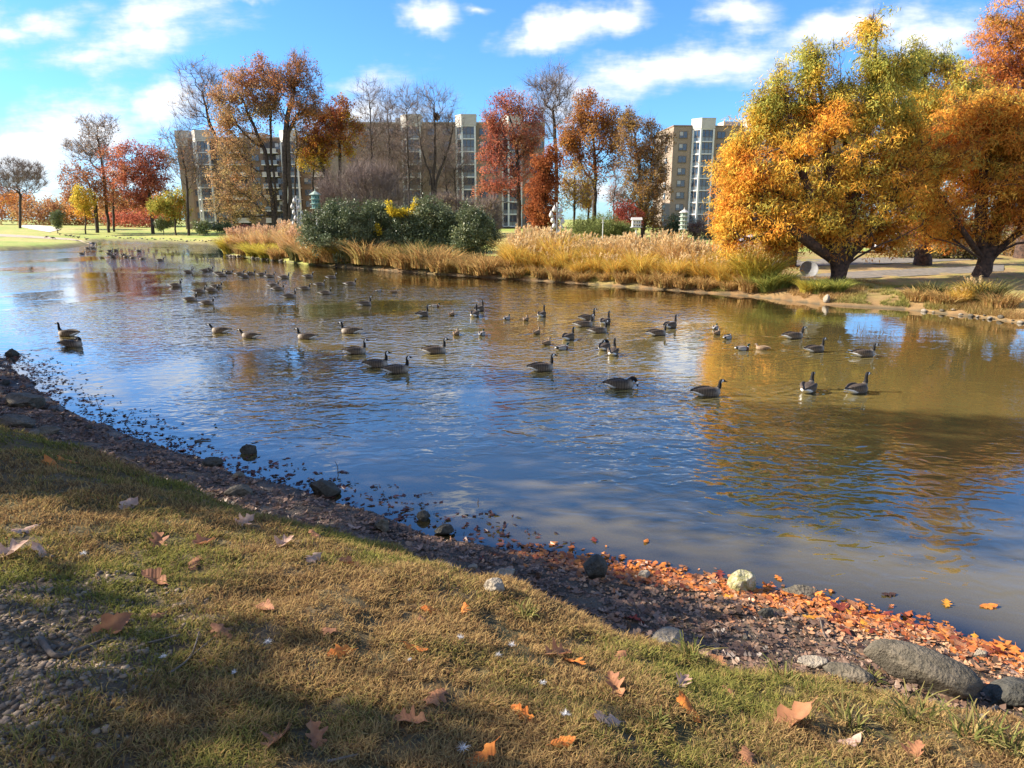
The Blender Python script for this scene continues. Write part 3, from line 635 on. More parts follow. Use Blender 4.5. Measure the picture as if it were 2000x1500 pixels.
def tree(name, label, base_px, Y, blobs, pal=None, n=260, K=40, spread=0.9, leaf=0.2, stems=None, r_base=0.35, r_tip=0.018, wl=0.25, step=1.0, bark=None, gap=0.0, twig=0, twig_len=1.2, twig_r=0.016,
         fill=0.45, seed=1, group=None, droop=0.2, bias=None, cscale=0.3, sides=5, down=1.2, depth=0.9, lmat=None, flare=None, aspect=0.6, leafy=1.0, cat='tree', up=0.35, curve=0.45, trunkname='trunk', xy=None):
    rng = np.random.default_rng(seed)
    if xy is None:
        b0 = on_y(base_px, 440, Y); bx, by = b0[0], Y
    else: bx, by = xy
    bz = G(bx, by); base = np.array([bx, by, bz])
    if flare is None: n = int(n * 1.25)
    att = blob_points(blobs, n, Y, rng, fill, gap, depth, seed, *((1.5, .9) if flare is not None else ()))
    att = att[att[:, 2] > bz + 0.2]
    if stems is None: stems = [[(base_px, blobs[0][1])]]
    ss = []
    for st in stems:
        pts = [base + np.array([0, 0, -0.25])]
        for q in st:
            p = on_y(q[0], q[1], Y + (q[2] if len(q) > 2 else 0)); pts.append(p)
        ss.append(pts)
    A, par, start, Dr, tips = grow(ss, att, rng, wl, step, down, curve)
    r = radii(A, par, r_tip * .8, r_base * (.74 if flare is None else 1))
    V, q = limbs(A, par, start, Dr, r, sides, rng, None if flare is None else (base, *flare))
    o = empty(name, tuple(base)); tag(o, label, cat, group)
    link(trunkname, mesh(trunkname, V - base, [q], [bark or M_BARK], smooth=True), o)
    tp = A[tips]; td = Dr[tips]
    if twig:
        ex = np.where(r < r_tip * 3)[0]; TC = np.concatenate([tp, A[ex]]); TD = np.concatenate([td, Dr[ex]])
        tv, tq, t3, mid, tdir = twigs(TC, TD, twig, twig_len, twig_r, rng, up)
        link('twigs', mesh('twigs', tv - base, [tq, t3], [M_CYP if flare is not None else M_TWIG]), o)
    if pal is not None and K:
        C = tp if leafy >= 1 else tp[rng.random(len(tp)) < leafy]
        if flare is not None:                          # feathery sprays run out and droop past the branch ends
            C = C + td * (rng.random(len(C)) ** 2 * .9)[:, None]; C[:, 2] -= .25 * rng.random(len(C))
        lv, lq, lc = leaves(C, int(K * (1.15 if flare is None else 1)), spread, leaf * (.9 if flare is None else 1), pal, rng, droop, bias, cscale, seed, aspect)
        link('crown', mesh('crown', lv - base, [lq], [lmat or M_LEAF], col=lc), o)
    TREES[label] = o
    return o
RUST = [(0.270, 0.101, 0.041), (0.446, 0.176, 0.061), (0.540, 0.257, 0.081), (0.405, 0.270, 0.081)]
REDS = [(0.29, 0.085, 0.06), (0.43, 0.13, 0.08), (0.52, 0.19, 0.10), (0.48, 0.25, 0.11)]
ORNG = [(0.364, 0.130, 0.039), (0.546, 0.221, 0.052), (0.650, 0.312, 0.065), (0.546, 0.351, 0.078)]
YELL = [(0.540, 0.240, 0.036), (0.624, 0.384, 0.060), (0.600, 0.480, 0.072), (0.360, 0.336, 0.072)]
YGRN = [(0.520, 0.390, 0.078), (0.416, 0.377, 0.078), (0.260, 0.286, 0.065), (0.156, 0.208, 0.052)]
BRWN = [(0.324, 0.135, 0.081), (0.405, 0.216, 0.095), (0.486, 0.297, 0.108), (0.324, 0.257, 0.095)]
MIXB = [(0.42, 0.18, 0.10), (0.50, 0.26, 0.125), (0.48, 0.31, 0.15), (0.31, 0.24, 0.10)]
gmid = 'trees beyond the pond'
# --- far left, beyond the mown lawn
tree('bare_tree', 'bare rounded grey tree alone on the lawn edge, furthest left', 38, 172, [(38, 345, 48, 34)], n=260, K=0, r_base=.42, twig=5, twig_len=2.0, twig_r=.022, stems=[[(39, 400), (40, 385)]], seed=11, wl=.12, group=gmid, fill=.4)
tree('oak_tree', 'rust brown leaning oak left of the red tree with thin upper leaves', 188, 150, [(160, 350, 44, 36), (200, 375, 34, 30), (150, 385, 30, 22)], MIXB[:2] + RUST[:2], n=200, K=26, leaf=.34, spread=1.0, r_base=.5, stems=[[(186, 400), (170, 350), (158, 330)], [(187, 400), (182, 352)]], seed=12, group=gmid, twig=2)
tree('tall_bare_tree', 'tall thin half bare tree rising above the red tree at left', 211, 152, [(190, 252, 40, 30), (165, 290, 42, 26), (200, 300, 26, 40)], [(0.32, 0.20, 0.12), (0.36, 0.24, 0.13)], n=260, K=7, leaf=.3, spread=1.0, r_base=.42, stems=[[(208, 400), (200, 320), (190, 268)]], seed=13, group=gmid, twig=3, twig_len=1.7, twig_r=.02)
tree('slender_tree', 'slender dark trunk standing between the rust oak and the red tree', 221, 156, [(225, 340, 20, 30), (214, 372, 22, 22)], RUST, n=60, K=14, leaf=.3, r_base=.32, stems=[[(220, 390), (222, 350)]], seed=14, group=gmid)
tree('red_oak', 'broad crimson oak on the lawn at left with drooping side limbs', 297, 148, [(268, 308, 62, 32), (250, 345, 52, 34), (300, 350, 36, 40), (255, 385, 44, 22), (312, 310, 22, 24)], REDS, n=420, K=34, leaf=.34, spread=.95, r_base=.5, stems=[[(294, 390), (284, 345), (272, 318)]], seed=15, group=gmid, gap=.30, twig=1)
tree('yellow_tree', 'small golden yellow tree under the rust oak', 165, 144, [(165, 395, 22, 28)], YELL, n=90, K=32, leaf=.32, spread=.8, r_base=.2, seed=16, group=gmid)
tree('maple_tree', 'low yellow green tree beside the brown end tower', 342, 140, [(336, 408, 32, 24), (312, 400, 20, 20), (350, 385, 22, 18)], YGRN[:3] + ORNG[1:3], n=170, K=30, leaf=.32, spread=.85, r_base=.24, stems=[[(341, 425), (338, 405)]], seed=17, group=gmid)
tree('bare_tree', 'bare slim tree in front of the narrow left end tower', 366, 138, [(345, 285, 44, 38), (368, 320, 40, 40), (392, 345, 26, 34)], BRWN, n=240, K=3, leaf=.28, r_base=.36, stems=[[(366, 390), (362, 330), (352, 285)]], seed=18, group=gmid, twig=3, twig_len=1.6, twig_r=.018)
# --- the tall group left of centre
tree('bare_tree', 'tall bare tree leaning left above the rust tree, tallest bare crown', 456, 112, [(392, 170, 40, 60), (382, 215, 48, 40), (425, 160, 20, 40)], BRWN, n=230, K=2, leaf=.22, r_base=.36, stems=[[(450, 380), (432, 300), (408, 235), (395, 180)]], seed=19, group=gmid, twig=3, twig_len=1.7, twig_r=.012)
tree('oak_tree', 'big brown and olive leafed tree filling the left of the tall group', 536, 104, [(470, 170, 50, 34), (440, 205, 30, 60), (500, 185, 50, 50), (445, 275, 40, 62), (480, 250, 55, 60), (455, 345, 48, 48), (505, 140, 32, 26), (490, 390, 60, 36), (530, 190, 26, 46), (440, 400, 34, 30)], MIXB, n=760, K=30, leaf=.26, spread=.85, r_base=.6, stems=[[(532, 380), (518, 300), (488, 230), (472, 190)], [(540, 380), (530, 310), (528, 230)]], seed=20, group=gmid, gap=.33, cscale=.2, twig=1,
     bias=lambda p: 0.28 - (p[:, 2] - 8) / 40)
tree('tall_tree', 'tall twin trunked tree with rusty tops, highest in the middle', 558, 102, [(580, 145, 38, 40), (600, 180, 28, 34), (556, 165, 24, 30), (586, 215, 50, 30), (535, 150, 14, 20)], RUST[:3] + BRWN[:1], n=330, K=17, leaf=.24, spread=.8, r_base=.52, stems=[[(556, 400), (556, 300), (560, 230), (575, 175)], [(566, 400), (564, 300), (562, 262), (590, 205)]], seed=21, group=gmid, gap=.28, twig=3, twig_len=1.2)
tree('slender_tree', 'thin dark trunk close right of the twin trunked tree', 575, 108, [(583, 250, 22, 36), (578, 290, 16, 24)], BRWN, n=70, K=6, leaf=.22, r_base=.2, stems=[[(577, 360), (580, 270)]], seed=22, group=gmid, twig=3)
tree('maple_tree', 'orange topped maple with yellow lower leaves in the middle', 664, 108, [(640, 222, 44, 32), (668, 225, 34, 34), (615, 262, 38, 48), (655, 270, 46, 44), (605, 305, 32, 26), (690, 262, 20, 34)], [(0.20, 0.06, 0.035), (0.34, 0.11, 0.045), (0.46, 0.21, 0.04), (0.52, 0.36, 0.05), (0.46, 0.38, 0.07)], n=470, K=27, leaf=.27, spread=.8, r_base=.36, stems=[[(664, 380), (664, 300), (660, 235)], [(650, 380), (620, 300), (614, 250)]], seed=23, group=gmid, gap=.30, twig=1,
     bias=lambda p: 0.42 - (p[:, 2] - 9) / 17)
tree('slender_tree', 'dark slim trunk left of the orange topped maple', 612, 110, [(614, 290, 18, 40), (600, 320, 14, 20)], YELL, n=50, K=12, leaf=.25, r_base=.22, stems=[[(612, 370), (613, 300)]], seed=24, group=gmid, twig=2)
for (px, top, rx, Yq, lab, sd0) in ((722, 158, 30, 112, 'bare upright tree, leftmost of the bare row before the middle block', 25), (757, 178, 24, 118, 'bare thin tree second in the bare row before the middle block', 26), (793, 168, 34, 114, 'bare many branched tree at the first white bay', 27)):
    tree('bare_tree', lab, px + 6, Yq, [(px, top + 32, rx, 34), (px + 4, top + 90, rx * 1.3, 55), (px + 8, top + 150, rx * 1.1, 40)], [(0.26, 0.16, 0.12)], n=260, K=1, leaf=.2, r_base=.26, stems=[[(px + 5, 340), (px + 2, 260), (px, top + 40)]], seed=sd0, group=gmid, twig=3, twig_len=1.7, twig_r=.011)
tree('bare_tree', 'bare multi stemmed tree with a leaf nest, right of the first bay', 846, 108, [(846, 195, 44, 36), (828, 250, 42, 46), (872, 240, 40, 44), (860, 300, 36, 30)], None, n=290, K=0, r_base=.30, stems=[[(842, 350), (822, 290), (815, 230)], [(847, 350), (850, 280), (848, 200)], [(852, 352), (872, 300), (885, 250)]], seed=28, group=gmid, twig=3, twig_len=1.7, twig_r=.012, bark=M_BARK)
tree('bare_tree', 'short bare tree low against the tan wall left of the red maple', 893, 118, [(880, 320, 36, 40), (905, 340, 26, 30)], None, n=120, K=0, r_base=.18, stems=[[(890, 380), (886, 330)]], seed=29, group=gmid, twig=5, twig_len=1.4, twig_r=.011)
for (px, top, rx, Yq, lab, sd0) in ((702, 245, 30, 120, 'low brown twiggy tree left of the bare row', 60), (742, 262, 36, 122, 'low brown twiggy tree in the middle of the bare row', 61), (778, 250, 26, 121, 'low twiggy tree just left of the first white bay', 62), (825, 270, 26, 120, 'low twiggy tree just right of the first white bay', 63), (872, 262, 30, 122, 'low brown twiggy tree right of the multi stemmed tree', 64), (628, 300, 26, 118, 'low twiggy tree behind the twin trunks', 65)):
    tree('bare_tree', lab, px, Yq, [(px, top + 40, rx, 44), (px + 3, top + 95, rx * 1.15, 50)], [(0.30, 0.17, 0.12), (0.36, 0.21, 0.13)], n=170, K=4, leaf=.2, r_base=.2, stems=[[(px, 380), (px - 3, top + 60)]], seed=sd0, group=gmid, twig=4, twig_len=1.6, twig_r=.011)
# --- red and orange group right of centre
tree('red_maple', 'tall red maple in front of the third white bay', 1013, 92, [(985, 205, 38, 26), (1020, 220, 34, 34), (968, 245, 36, 34), (1000, 275, 40, 50), (960, 300, 32, 40), (1030, 280, 28, 46), (990, 345, 54, 36), (955, 375, 26, 24)], REDS, n=560, K=22, leaf=.24, spread=.75, r_base=.40, stems=[[(1014, 400), (1010, 320), (1003, 250), (990, 210)]], seed=30, group=gmid, gap=.34, twig=1, bias=lambda p: 0.15 * np.sin(p[:, 0]))
tree('tall_bare_tree', 'tall bare tree behind, between the red and the orange crowns', 1087, 104, [(1078, 165, 50, 38), (1085, 200, 44, 50), (1066, 240, 30, 40)], [(0.30, 0.2, 0.13)], n=260, K=2, leaf=.2, r_base=.36, stems=[[(1087, 360), (1086, 290), (1080, 220)]], seed=31, group=gmid, twig=4, twig_len=1.8, twig_r=.011)
tree('oak_tree', 'narrow russet tree leafy down to the ground left of the orange tree', 1066, 84, [(1064, 330, 28, 36), (1058, 385, 38, 48), (1066, 430, 36, 34), (1078, 300, 14, 22)], [(0.25, 0.075, 0.035), (0.36, 0.12, 0.045), (0.42, 0.17, 0.06)], n=430, K=30, leaf=.24, spread=.65, r_base=.26, stems=[[(1066, 420), (1066, 330)]], seed=32, group=gmid, gap=.22)
tree('orange_maple', 'tall orange tree with a straight trunk beside the sky gap', 1160, 88, [(1142, 205, 22, 26), (1165, 225, 40, 36), (1120, 245, 34, 36), (1190, 240, 34, 32), (1150, 275, 56, 40), (1110, 300, 28, 32), (1195, 290, 28, 40), (1160, 330, 50, 26)], [(0.30, 0.10, 0.04), (0.42, 0.16, 0.05), (0.48, 0.22, 0.06), (0.44, 0.27, 0.07)], n=520, K=24, leaf=.24, spread=.7, r_base=.38, stems=[[(1161, 400), (1162, 330), (1160, 260), (1148, 215)]], seed=33, group=gmid, gap=.36, twig=1)
tree('slender_tree', 'slim trunk with golden leaves left of the straight orange tree', 1122, 86, [(1118, 345, 26, 30), (1126, 385, 28, 26), (1138, 360, 22, 22)], YELL[:3] + ORNG[:1], n=130, K=14, leaf=.22, spread=.7, r_base=.2, stems=[[(1122, 400), (1124, 330)]], seed=34, group=gmid, twig=2)
tree('slender_tree', 'short slim tree right beside the straight orange trunk', 1148, 90, [(1150, 380, 22, 30), (1140, 400, 14, 16)], ORNG, n=80, K=12, leaf=.22, r_base=.18, stems=[[(1149, 420), (1150, 370)]], seed=35, group=gmid, twig=2)
tree('oak_tree', 'brown and gold oak before the left end of the right block', 1256, 84, [(1250, 250, 34, 26), (1230, 285, 30, 40), (1275, 285, 34, 40), (1262, 340, 48, 44), (1290, 370, 28, 36), (1245, 395, 44, 40), (1275, 430, 34, 24), (1222, 240, 14, 30)], [(0.26, 0.11, 0.05), (0.34, 0.17, 0.06), (0.42, 0.25, 0.06), (0.30, 0.20, 0.07)], n=600, K=21, leaf=.23, spread=.7, r_base=.36, stems=[[(1254, 410), (1250, 330), (1240, 270)], [(1262, 410), (1272, 330), (1278, 290)]], seed=36, group=gmid, gap=.36, twig=2)
tree('sapling', 'thin dark sapling standing in the gap of sky', 1197, 80, [(1200, 375, 14, 24), (1204, 345, 8, 16)], REDS, n=40, K=4, leaf=.2, r_base=.10, stems=[[(1199, 400), (1203, 350)]], seed=37, group=gmid, twig=3)
tree('red_shrub', 'low bright red shrub under the sky gap', 1222, 76, [(1222, 425, 30, 22), (1205, 408, 14, 12)], [(0.26, 0.05, 0.04), (0.34, 0.09, 0.06)], n=100, K=18, leaf=.2, spread=.5, r_base=.1, stems=[[(1222, 435)]], seed=38, cat='shrub')
# --- bald cypresses on the right bank
CYP = [(0.66, 0.25, 0.05), (0.78, 0.38, 0.06), (0.80, 0.46, 0.07), (0.74, 0.53, 0.09), (0.62, 0.53, 0.11), (0.42, 0.43, 0.10)]
def spire(px, top, bot, w, wt=1.6):
    n = 5; return [(px + (i % 2) * 4 - 2, top + (bot - top) * (i + .6) / n, w * (.22 + .78 * i / (n - 1)), (bot - top) / n * .9, wt) for i in range(n)]
def cypress(label, base_px, Y, blobs, stems, n, K, seed, r_base, lo, hi, top_green=0.75, pal=CYP, leaf=.225, spread=.62, xy=None, flare=(1.3, .42, 7), gap=.46, fill=.5):
    return tree('bald_cypress', label, base_px, Y, blobs, pal, n=n, K=K, spread=np.array([spread, spread, spread * .6]), leaf=leaf, stems=stems, r_base=r_base, r_tip=.014, wl=.18, step=.6, bark=M_CYP, gap=gap, seed=seed, group='bald cypresses on the far bank',
                droop=.75, cscale=.45, sides=8, down=.5, flare=flare, aspect=.19, fill=fill, xy=xy, twig=2, twig_len=.7, twig_r=.008, bias=lambda p: -0.22 + top_green * np.clip((p[:, 2] - lo) / (hi - lo), 0, 1.1))
YC = 37.0
cypress('largest bald cypress, gold and orange, with flared dark trunk on the bank', 1645, YC,
        [(1500, 330, 95, 70), (1600, 300, 130, 90), (1480, 420, 80, 50), (1560, 420, 120, 60), (1700, 380, 120, 80), (1600, 230, 90, 50), (1690, 230, 80, 60), (1745, 250, 50, 60), (1460, 340, 60, 60), (1450, 440, 48, 44), (1530, 465, 60, 34), (1740, 440, 90, 34), (1640, 440, 90, 44), (1790, 330, 70, 60), (1430, 400, 36, 40, 1.5), (1430, 462, 34, 34, 1.5), (1765, 290, 60, 70), (1770, 380, 60, 50)] + spire(1712, 28, 190, 34) + spire(1592, 82, 230, 36) + spire(1640, 105, 230, 30) + spire(1530, 130, 280, 32) + spire(1497, 175, 320, 30) + spire(1755, 85, 230, 34) + spire(1462, 240, 380, 30) + spire(1425, 330, 460, 30),
        [[(1643, 520), (1652, 470), (1662, 420), (1690, 300, .5), (1705, 180, .3), (1713, 60)], [(1638, 520), (1620, 470), (1590, 400, -.4), (1555, 300, -.5), (1532, 180)], [(1648, 520), (1680, 475, -.3), (1730, 410, -.6), (1768, 320, -.4)], [(1641, 518), (1634, 460), (1620, 350, -.5), (1604, 200), (1594, 120)], [(1650, 518), (1695, 490, -.9), (1760, 462, -1.2), (1800, 440, -1.0)], [(1636, 518), (1590, 478, -.9), (1530, 440, -1.2), (1480, 430, -1.0)], [(1650, 515), (1700, 470, .8), (1755, 440, 1.0)], [(1645, 515), (1660, 440, .6), (1650, 250, .3), (1642, 130)]],
        2900, 56, 50, .32, 3.0, 14.0, .62)
cypress('smaller bald cypress half hidden behind the largest one', 1545, 47, [(1540, 440, 80, 40), (1510, 400, 80, 50), (1580, 390, 70, 60)], [[(1547, 480), (1550, 430), (1545, 380)]], 420, 46, 51, .42, 4.0, 12.0, .4)
cypress('gold bald cypress peak standing behind and right of the largest one', 1812, 46, spire(1806, 92, 220, 46) + spire(1848, 105, 230, 40) + spire(1780, 140, 250, 36) + [(1805, 220, 90, 70), (1795, 180, 60, 60), (1850, 190, 60, 60), (1870, 250, 70, 80), (1790, 330, 80, 70), (1870, 340, 60, 70)], [[(1810, 430), (1808, 300), (1806, 130)], [(1815, 400), (1845, 260), (1846, 140)]], 1300, 56, 52, .42, 5, 15, .62)
cypress('orange shaded bald cypress with low spreading limbs near the right edge', 1925, 38.5, spire(1935, 170, 290, 50, 1) + spire(1985, 190, 300, 50, 1) + spire(1890, 215, 320, 40, 1) + [(1900, 330, 120, 90), (1990, 300, 120, 100), (1850, 400, 90, 60), (1960, 420, 140, 50), (2060, 380, 110, 80), (1940, 230, 90, 60), (1820, 300, 60, 60), (2040, 250, 80, 60), (1880, 445, 90, 24)],
        [[(1925, 510), (1915, 430), (1925, 320), (1935, 200)], [(1930, 510), (1985, 460, -.7), (2060, 420, -.6)], [(1922, 510), (1880, 450, -.6), (1830, 370, -.3)], [(1930, 508), (1975, 480, -1), (2040, 465, -1)], [(1928, 505), (1960, 400), (1985, 230)], [(1920, 508), (1870, 478, -1.0), (1820, 465, -1)]], 2100, 54, 53, .34, 4, 11, .40, [(0.60, 0.20, 0.05), (0.70, 0.29, 0.055), (0.74, 0.38, 0.065), (0.66, 0.45, 0.085), (0.50, 0.44, 0.10)])
cypress('tall orange red bald cypress rising past the top right corner', 2010, 50, [(1985, 110, 70, 80), (2000, 20, 50, 70), (1960, 190, 70, 60), (2050, 150, 90, 90), (2020, -60, 40, 60), (1930, 240, 60, 50), (1905, 205, 50, 60), (1930, 130, 40, 60), (1950, 60, 36, 50)], [[(2008, 400), (2006, 200), (2010, -80)]], 1000, 50, 54, .5, 9, 26, .5,
        [(0.56, 0.19, 0.06), (0.66, 0.28, 0.075), (0.68, 0.36, 0.09), (0.52, 0.38, 0.09)], gap=.3)
# --- shade trees on the near bank, left of the view: they cast the dappled shade over grass and water
def shade_tree(label, x, y, h, r, n, seed, K=26, z0=2.5, gap=.25):
    rng = np.random.default_rng(seed); bz = G(x, y); base = np.array([x, y, bz])
    an = rng.random(n * 3) * 6.283; rz = rng.random(n * 3); rr_ = r * np.sqrt(rng.random(n * 3)) * np.minimum(1, .45 + 3.2 * (1 - rz)) * (.8 + .4 * vnoise(np.c_[an, rz * 4], 1.5, seed))
    P = base + np.c_[rr_ * np.cos(an), rr_ * np.sin(an), z0 + (h - z0) * rz]
    P = P[vnoise(P, .42, seed) > gap][:n]
    A, par, start, Dr, tips = grow([[base - [0, 0, .3], base + [0.1, 0, h * .35], base + [-.1, .1, h * .75]]], P, rng, .22, 1.0)
    rr = radii(A, par, .015, .20); V, q = limbs(A, par, start, Dr, rr, 6, rng)
    o = empty('oak_tree', tuple(base)); tag(o, label, 'tree', 'shade oaks on the near bank')
    link('trunk', mesh('trunk', V - base, [q], [M_BARK], smooth=True), o)
    lv, lq, lc = leaves(A[tips], K, .75, .24, RUST, rng, .2, seed=seed)
    link('crown', mesh('crown', lv - base, [lq], [M_LEAF], col=lc), o)
shade_tree('low rust shade oak furthest along the near bank', -22.0, 21.6, 9.5, 1.7, 190, 80, gap=.15)
shade_tree('rust shade oak beside the low one on the near bank', -21.0, 18.9, 13.5, 2.1, 340, 81, gap=.12)
shade_tree('tallest rust shade oak on the near bank', -22.0, 15.6, 19, 2.4, 480, 82, K=30, gap=.1)
shade_tree('tall slim rust shade oak by the muddy shore', -20.0, 12.6, 20, 1.95, 440, 83, K=30, gap=.1)
shade_tree('short shade oak on the grassy bank', -15.0, 7.9, 6.9, 1.7, 360, 84, K=26, gap=.12)
shade_tree('broad shade oak on the grassy bank beside the path', -12.0, 3.0, 6.6, 1.1, 90, 85, K=15, gap=.40)
# ------------------------------------------------------------------ far woods, shrubs, ornamental grasses
def wood(name, spec, label, seed, n=900, K=26, leaf=.55, spread=1.6):
    """a far-off wood that reads as one mass: leafy crowns over many stems"""
    rng = np.random.default_rng(seed); V = []; Q = []; Cc = []; nb = 0
    for (px, py, rx, ry, Y, pal) in spec:
        c = on_y(px, py, Y); s = pxm(Y, c[2]); m = max(24, int(n * rx * ry / 4000.))
        d = rng.normal(0, 1, (m, 3)); d /= np.linalg.norm(d, axis=1)[:, None]; d *= (rng.random(m) ** .4)[:, None]
        P = c + d * np.array([rx, min(rx, 40), ry]) * s; P += (fbm(P, .15, seed)[:, None] - .5) * 4; P = P[P[:, 2] > 2.0]
        lv, lq, lc = leaves(P, K, spread, leaf, pal, rng, .1, seed=seed, cscale=.12)
        V.append(lv); Q.append(lq + nb); Cc.append(lc); nb += len(lv)
    o = link(name, mesh(name, np.concatenate(V), [np.concatenate(Q)], [M_LEAF], col=np.concatenate(Cc)))
    tag(o, label, 'woodland', kind='stuff'); return o
GREY = [(0.20, 0.13, 0.11), (0.26, 0.17, 0.13), (0.30, 0.19, 0.12)]
wood('autumn_wood', [(-120, 395, 90, 50, 230, RUST), (20, 405, 60, 32, 225, RUST), (75, 418, 60, 26, 215, BRWN), (130, 412, 50, 34, 220, BRWN), (180, 418, 50, 28, 215, RUST), (235, 408, 50, 36, 210, BRWN), (290, 412, 44, 34, 205, RUST), (330, 415, 40, 30, 200, YGRN),
     (10, 385, 40, 22, 260, [(0.16, 0.07, 0.07), (0.2, 0.09, 0.08)]), (-250, 380, 120, 70, 230, RUST), (255, 428, 60, 16, 190, REDS[:3])], 'rust and orange wood closing the far side of the lawn', 101, n=420)
wood('grey_wood', [(1500, 470, 90, 40, 92, GREY), (1620, 480, 80, 34, 95, GREY), (1760, 470, 90, 40, 92, GREY), (1900, 460, 120, 50, 95, GREY), (2060, 430, 140, 90, 110, RUST), (2300, 420, 160, 120, 110, RUST)], 'greyish bare thicket beyond the car park under the cypresses', 102, n=300, K=20, leaf=.3, spread=1.0)

def shrub(name, label, base_px, Y, blobs, pal, n, K, seed, leaf=.14, spread=.38, mat=None, group=None, twig=0, bias=None, aspect=.5, cat='shrub', stems=None, r_base=.10, droop=0., twig_len=.8, fill=.4, gap=.15, up=.4, twig_r=.012, depth=.9):
    return tree(name, label, base_px, Y, blobs, pal, n=n, K=K, spread=spread, leaf=leaf, r_base=r_base, r_tip=.008, step=.5, seed=seed, group=group, lmat=mat, twig=twig, bias=bias, aspect=aspect, cat=cat, stems=stems or [[(base_px, blobs[0][1] + blobs[0][3] * .3)]], droop=droop, twig_len=twig_len, fill=fill, gap=gap, up=up, twig_r=twig_r, trunkname='stems', depth=depth)
HOL = [(0.05, 0.075, 0.03), (0.10, 0.13, 0.05), (0.17, 0.20, 0.085), (0.28, 0.28, 0.12)]
gs = 'broad evergreen shrubs on the point'
YS = 60
shrub('holly_shrub', 'round dark green holly at the left end of the evergreen row', 652, YS, [(648, 450, 54, 48), (620, 472, 28, 28), (690, 455, 40, 44), (665, 422, 44, 28), (700, 478, 30, 24)], HOL, 560, 44, 201, mat=M_EVER, group=gs, leaf=.17, spread=.42)
shrub('holly_shrub', 'dark green holly under the yellow vine in the evergreen row', 760, YS + 1, [(735, 448, 44, 46), (770, 436, 50, 48), (760, 475, 64, 34), (800, 452, 42, 44), (740, 415, 24, 20)], HOL, 620, 44, 202, mat=M_EVER, group=gs, leaf=.17, spread=.42)
shrub('holly_shrub', 'dark green holly right of the yellow vine with olive tops', 850, YS, [(850, 440, 48, 44), (830, 465, 44, 42), (880, 458, 44, 44), (855, 415, 40, 22)], HOL, 600, 44, 203, mat=M_EVER, group=gs, leaf=.17, spread=.42, bias=lambda p: .25 * (p[:, 2] > 4.2))
shrub('holly_shrub', 'dark spreading holly at the right end of the evergreen row', 925, YS - 1, [(915, 458, 48, 44), (940, 470, 34, 34), (900, 482, 36, 26), (925, 435, 32, 28)], HOL, 480, 44, 204, mat=M_EVER, group=gs, leaf=.17, spread=.42)
shrub('yellow_vine', 'bright yellow vine climbing over the top of the evergreen shrubs', 800, YS - .2, [(778, 400, 12, 14), (790, 412, 16, 10), (815, 410, 16, 10), (828, 402, 8, 12), (745, 440, 5, 10)], [(0.62, 0.46, 0.04), (0.66, 0.52, 0.06)], 60, 26, 205, leaf=.2, spread=.32, cat='vine', depth=.5, stems=[[(800, 440)]])
shrub('bare_shrub', 'large twiggy pinkish brown bare shrub above the evergreens', 715, 68, [(700, 375, 70, 44), (760, 380, 36, 40), (650, 395, 34, 34), (720, 345, 44, 24), (705, 410, 80, 20)], None, 520, 0, 206, twig=4, twig_len=1.5, r_base=.12, up=.7, stems=[[(690, 430), (680, 400)], [(715, 430), (718, 390)], [(745, 430), (755, 400)]], twig_r=.010, mat=None)
shrub('wispy_shrub', 'wispy brown seed head shrub behind the right evergreen', 935, 63, [(905, 405, 60, 18), (940, 415, 34, 20), (860, 400, 36, 14), (975, 440, 14, 26)], [(0.30, 0.21, 0.12), (0.36, 0.28, 0.16), (0.26, 0.22, 0.10)], 260, 10, 207, leaf=.14, spread=.4, twig=3, twig_len=.9)
shrub('willow_shrub', 'olive green rounded shrub behind the golden grasses', 1165, 62, [(1130, 448, 38, 24), (1175, 445, 44, 26), (1210, 455, 34, 20)], [(0.16, 0.19, 0.06), (0.22, 0.24, 0.08), (0.14, 0.16, 0.05)], 300, 34, 208, leaf=.2, spread=.4, droop=-.8, aspect=.25)
shrub('yew_shrub', 'small dark evergreen at the foot of the right block', 1318, 90, [(1318, 445, 18, 24), (1310, 455, 22, 14)], HOL[:3], 100, 40, 209, mat=M_EVER, leaf=.2, spread=.5)
shrub('purple_shrub', 'purplish leafless shrub at the foot of the right block', 1395, 84, [(1390, 455, 50, 20), (1360, 450, 24, 20)], [(0.20, 0.11, 0.10), (0.28, 0.15, 0.11)], 180, 14, 210, leaf=.2, spread=.5, twig=3)
for i, (px, py, rx, lab) in enumerate(((395, 446, 22, 'clipped dark hedge shrub below the end tower'), (432, 444, 20, 'low clipped shrub below the stacked balconies'), (318, 440, 18, 'low dark green shrub beside the yellow green maple'), (110, 432, 10, 'small blue green conifer before the far wood'), (475, 452, 26, 'low reddish shrub left of the pink plumes'))):
    shrub('clipped_shrub', lab, px, 136 + i * 3, [(px, py - 3, rx, 9 if i != 3 else 16)], HOL if i != 4 else REDS, 90, 30, 220 + i, leaf=.3, spread=.6, mat=M_EVER)
for (px, py, rx, ry, Y, pal, lab, sd0) in ((1800, 492, 60, 22, 52, [(0.22, 0.14, 0.07), (0.30, 0.22, 0.08), (0.14, 0.15, 0.05)], 'brown green thicket behind the big bald cypress', 230), (1870, 500, 40, 18, 50, [(0.12, 0.13, 0.05), (0.2, 0.16, 0.06)], 'dark green thicket left of the orange cypress trunk', 231), (1985, 500, 50, 26, 52, [(0.40, 0.24, 0.09), (0.36, 0.26, 0.11)], 'straw coloured thicket at the right edge', 232), (1795, 448, 50, 26, 56, [(0.36, 0.16, 0.13), (0.3, 0.17, 0.12)], 'rosy twiggy shrub beyond the dip at right', 233)):
    shrub('thicket_shrub', lab, px, Y, [(px, py, rx, ry)], pal, 200, 26, sd0, leaf=.22, spread=.45, twig=2)

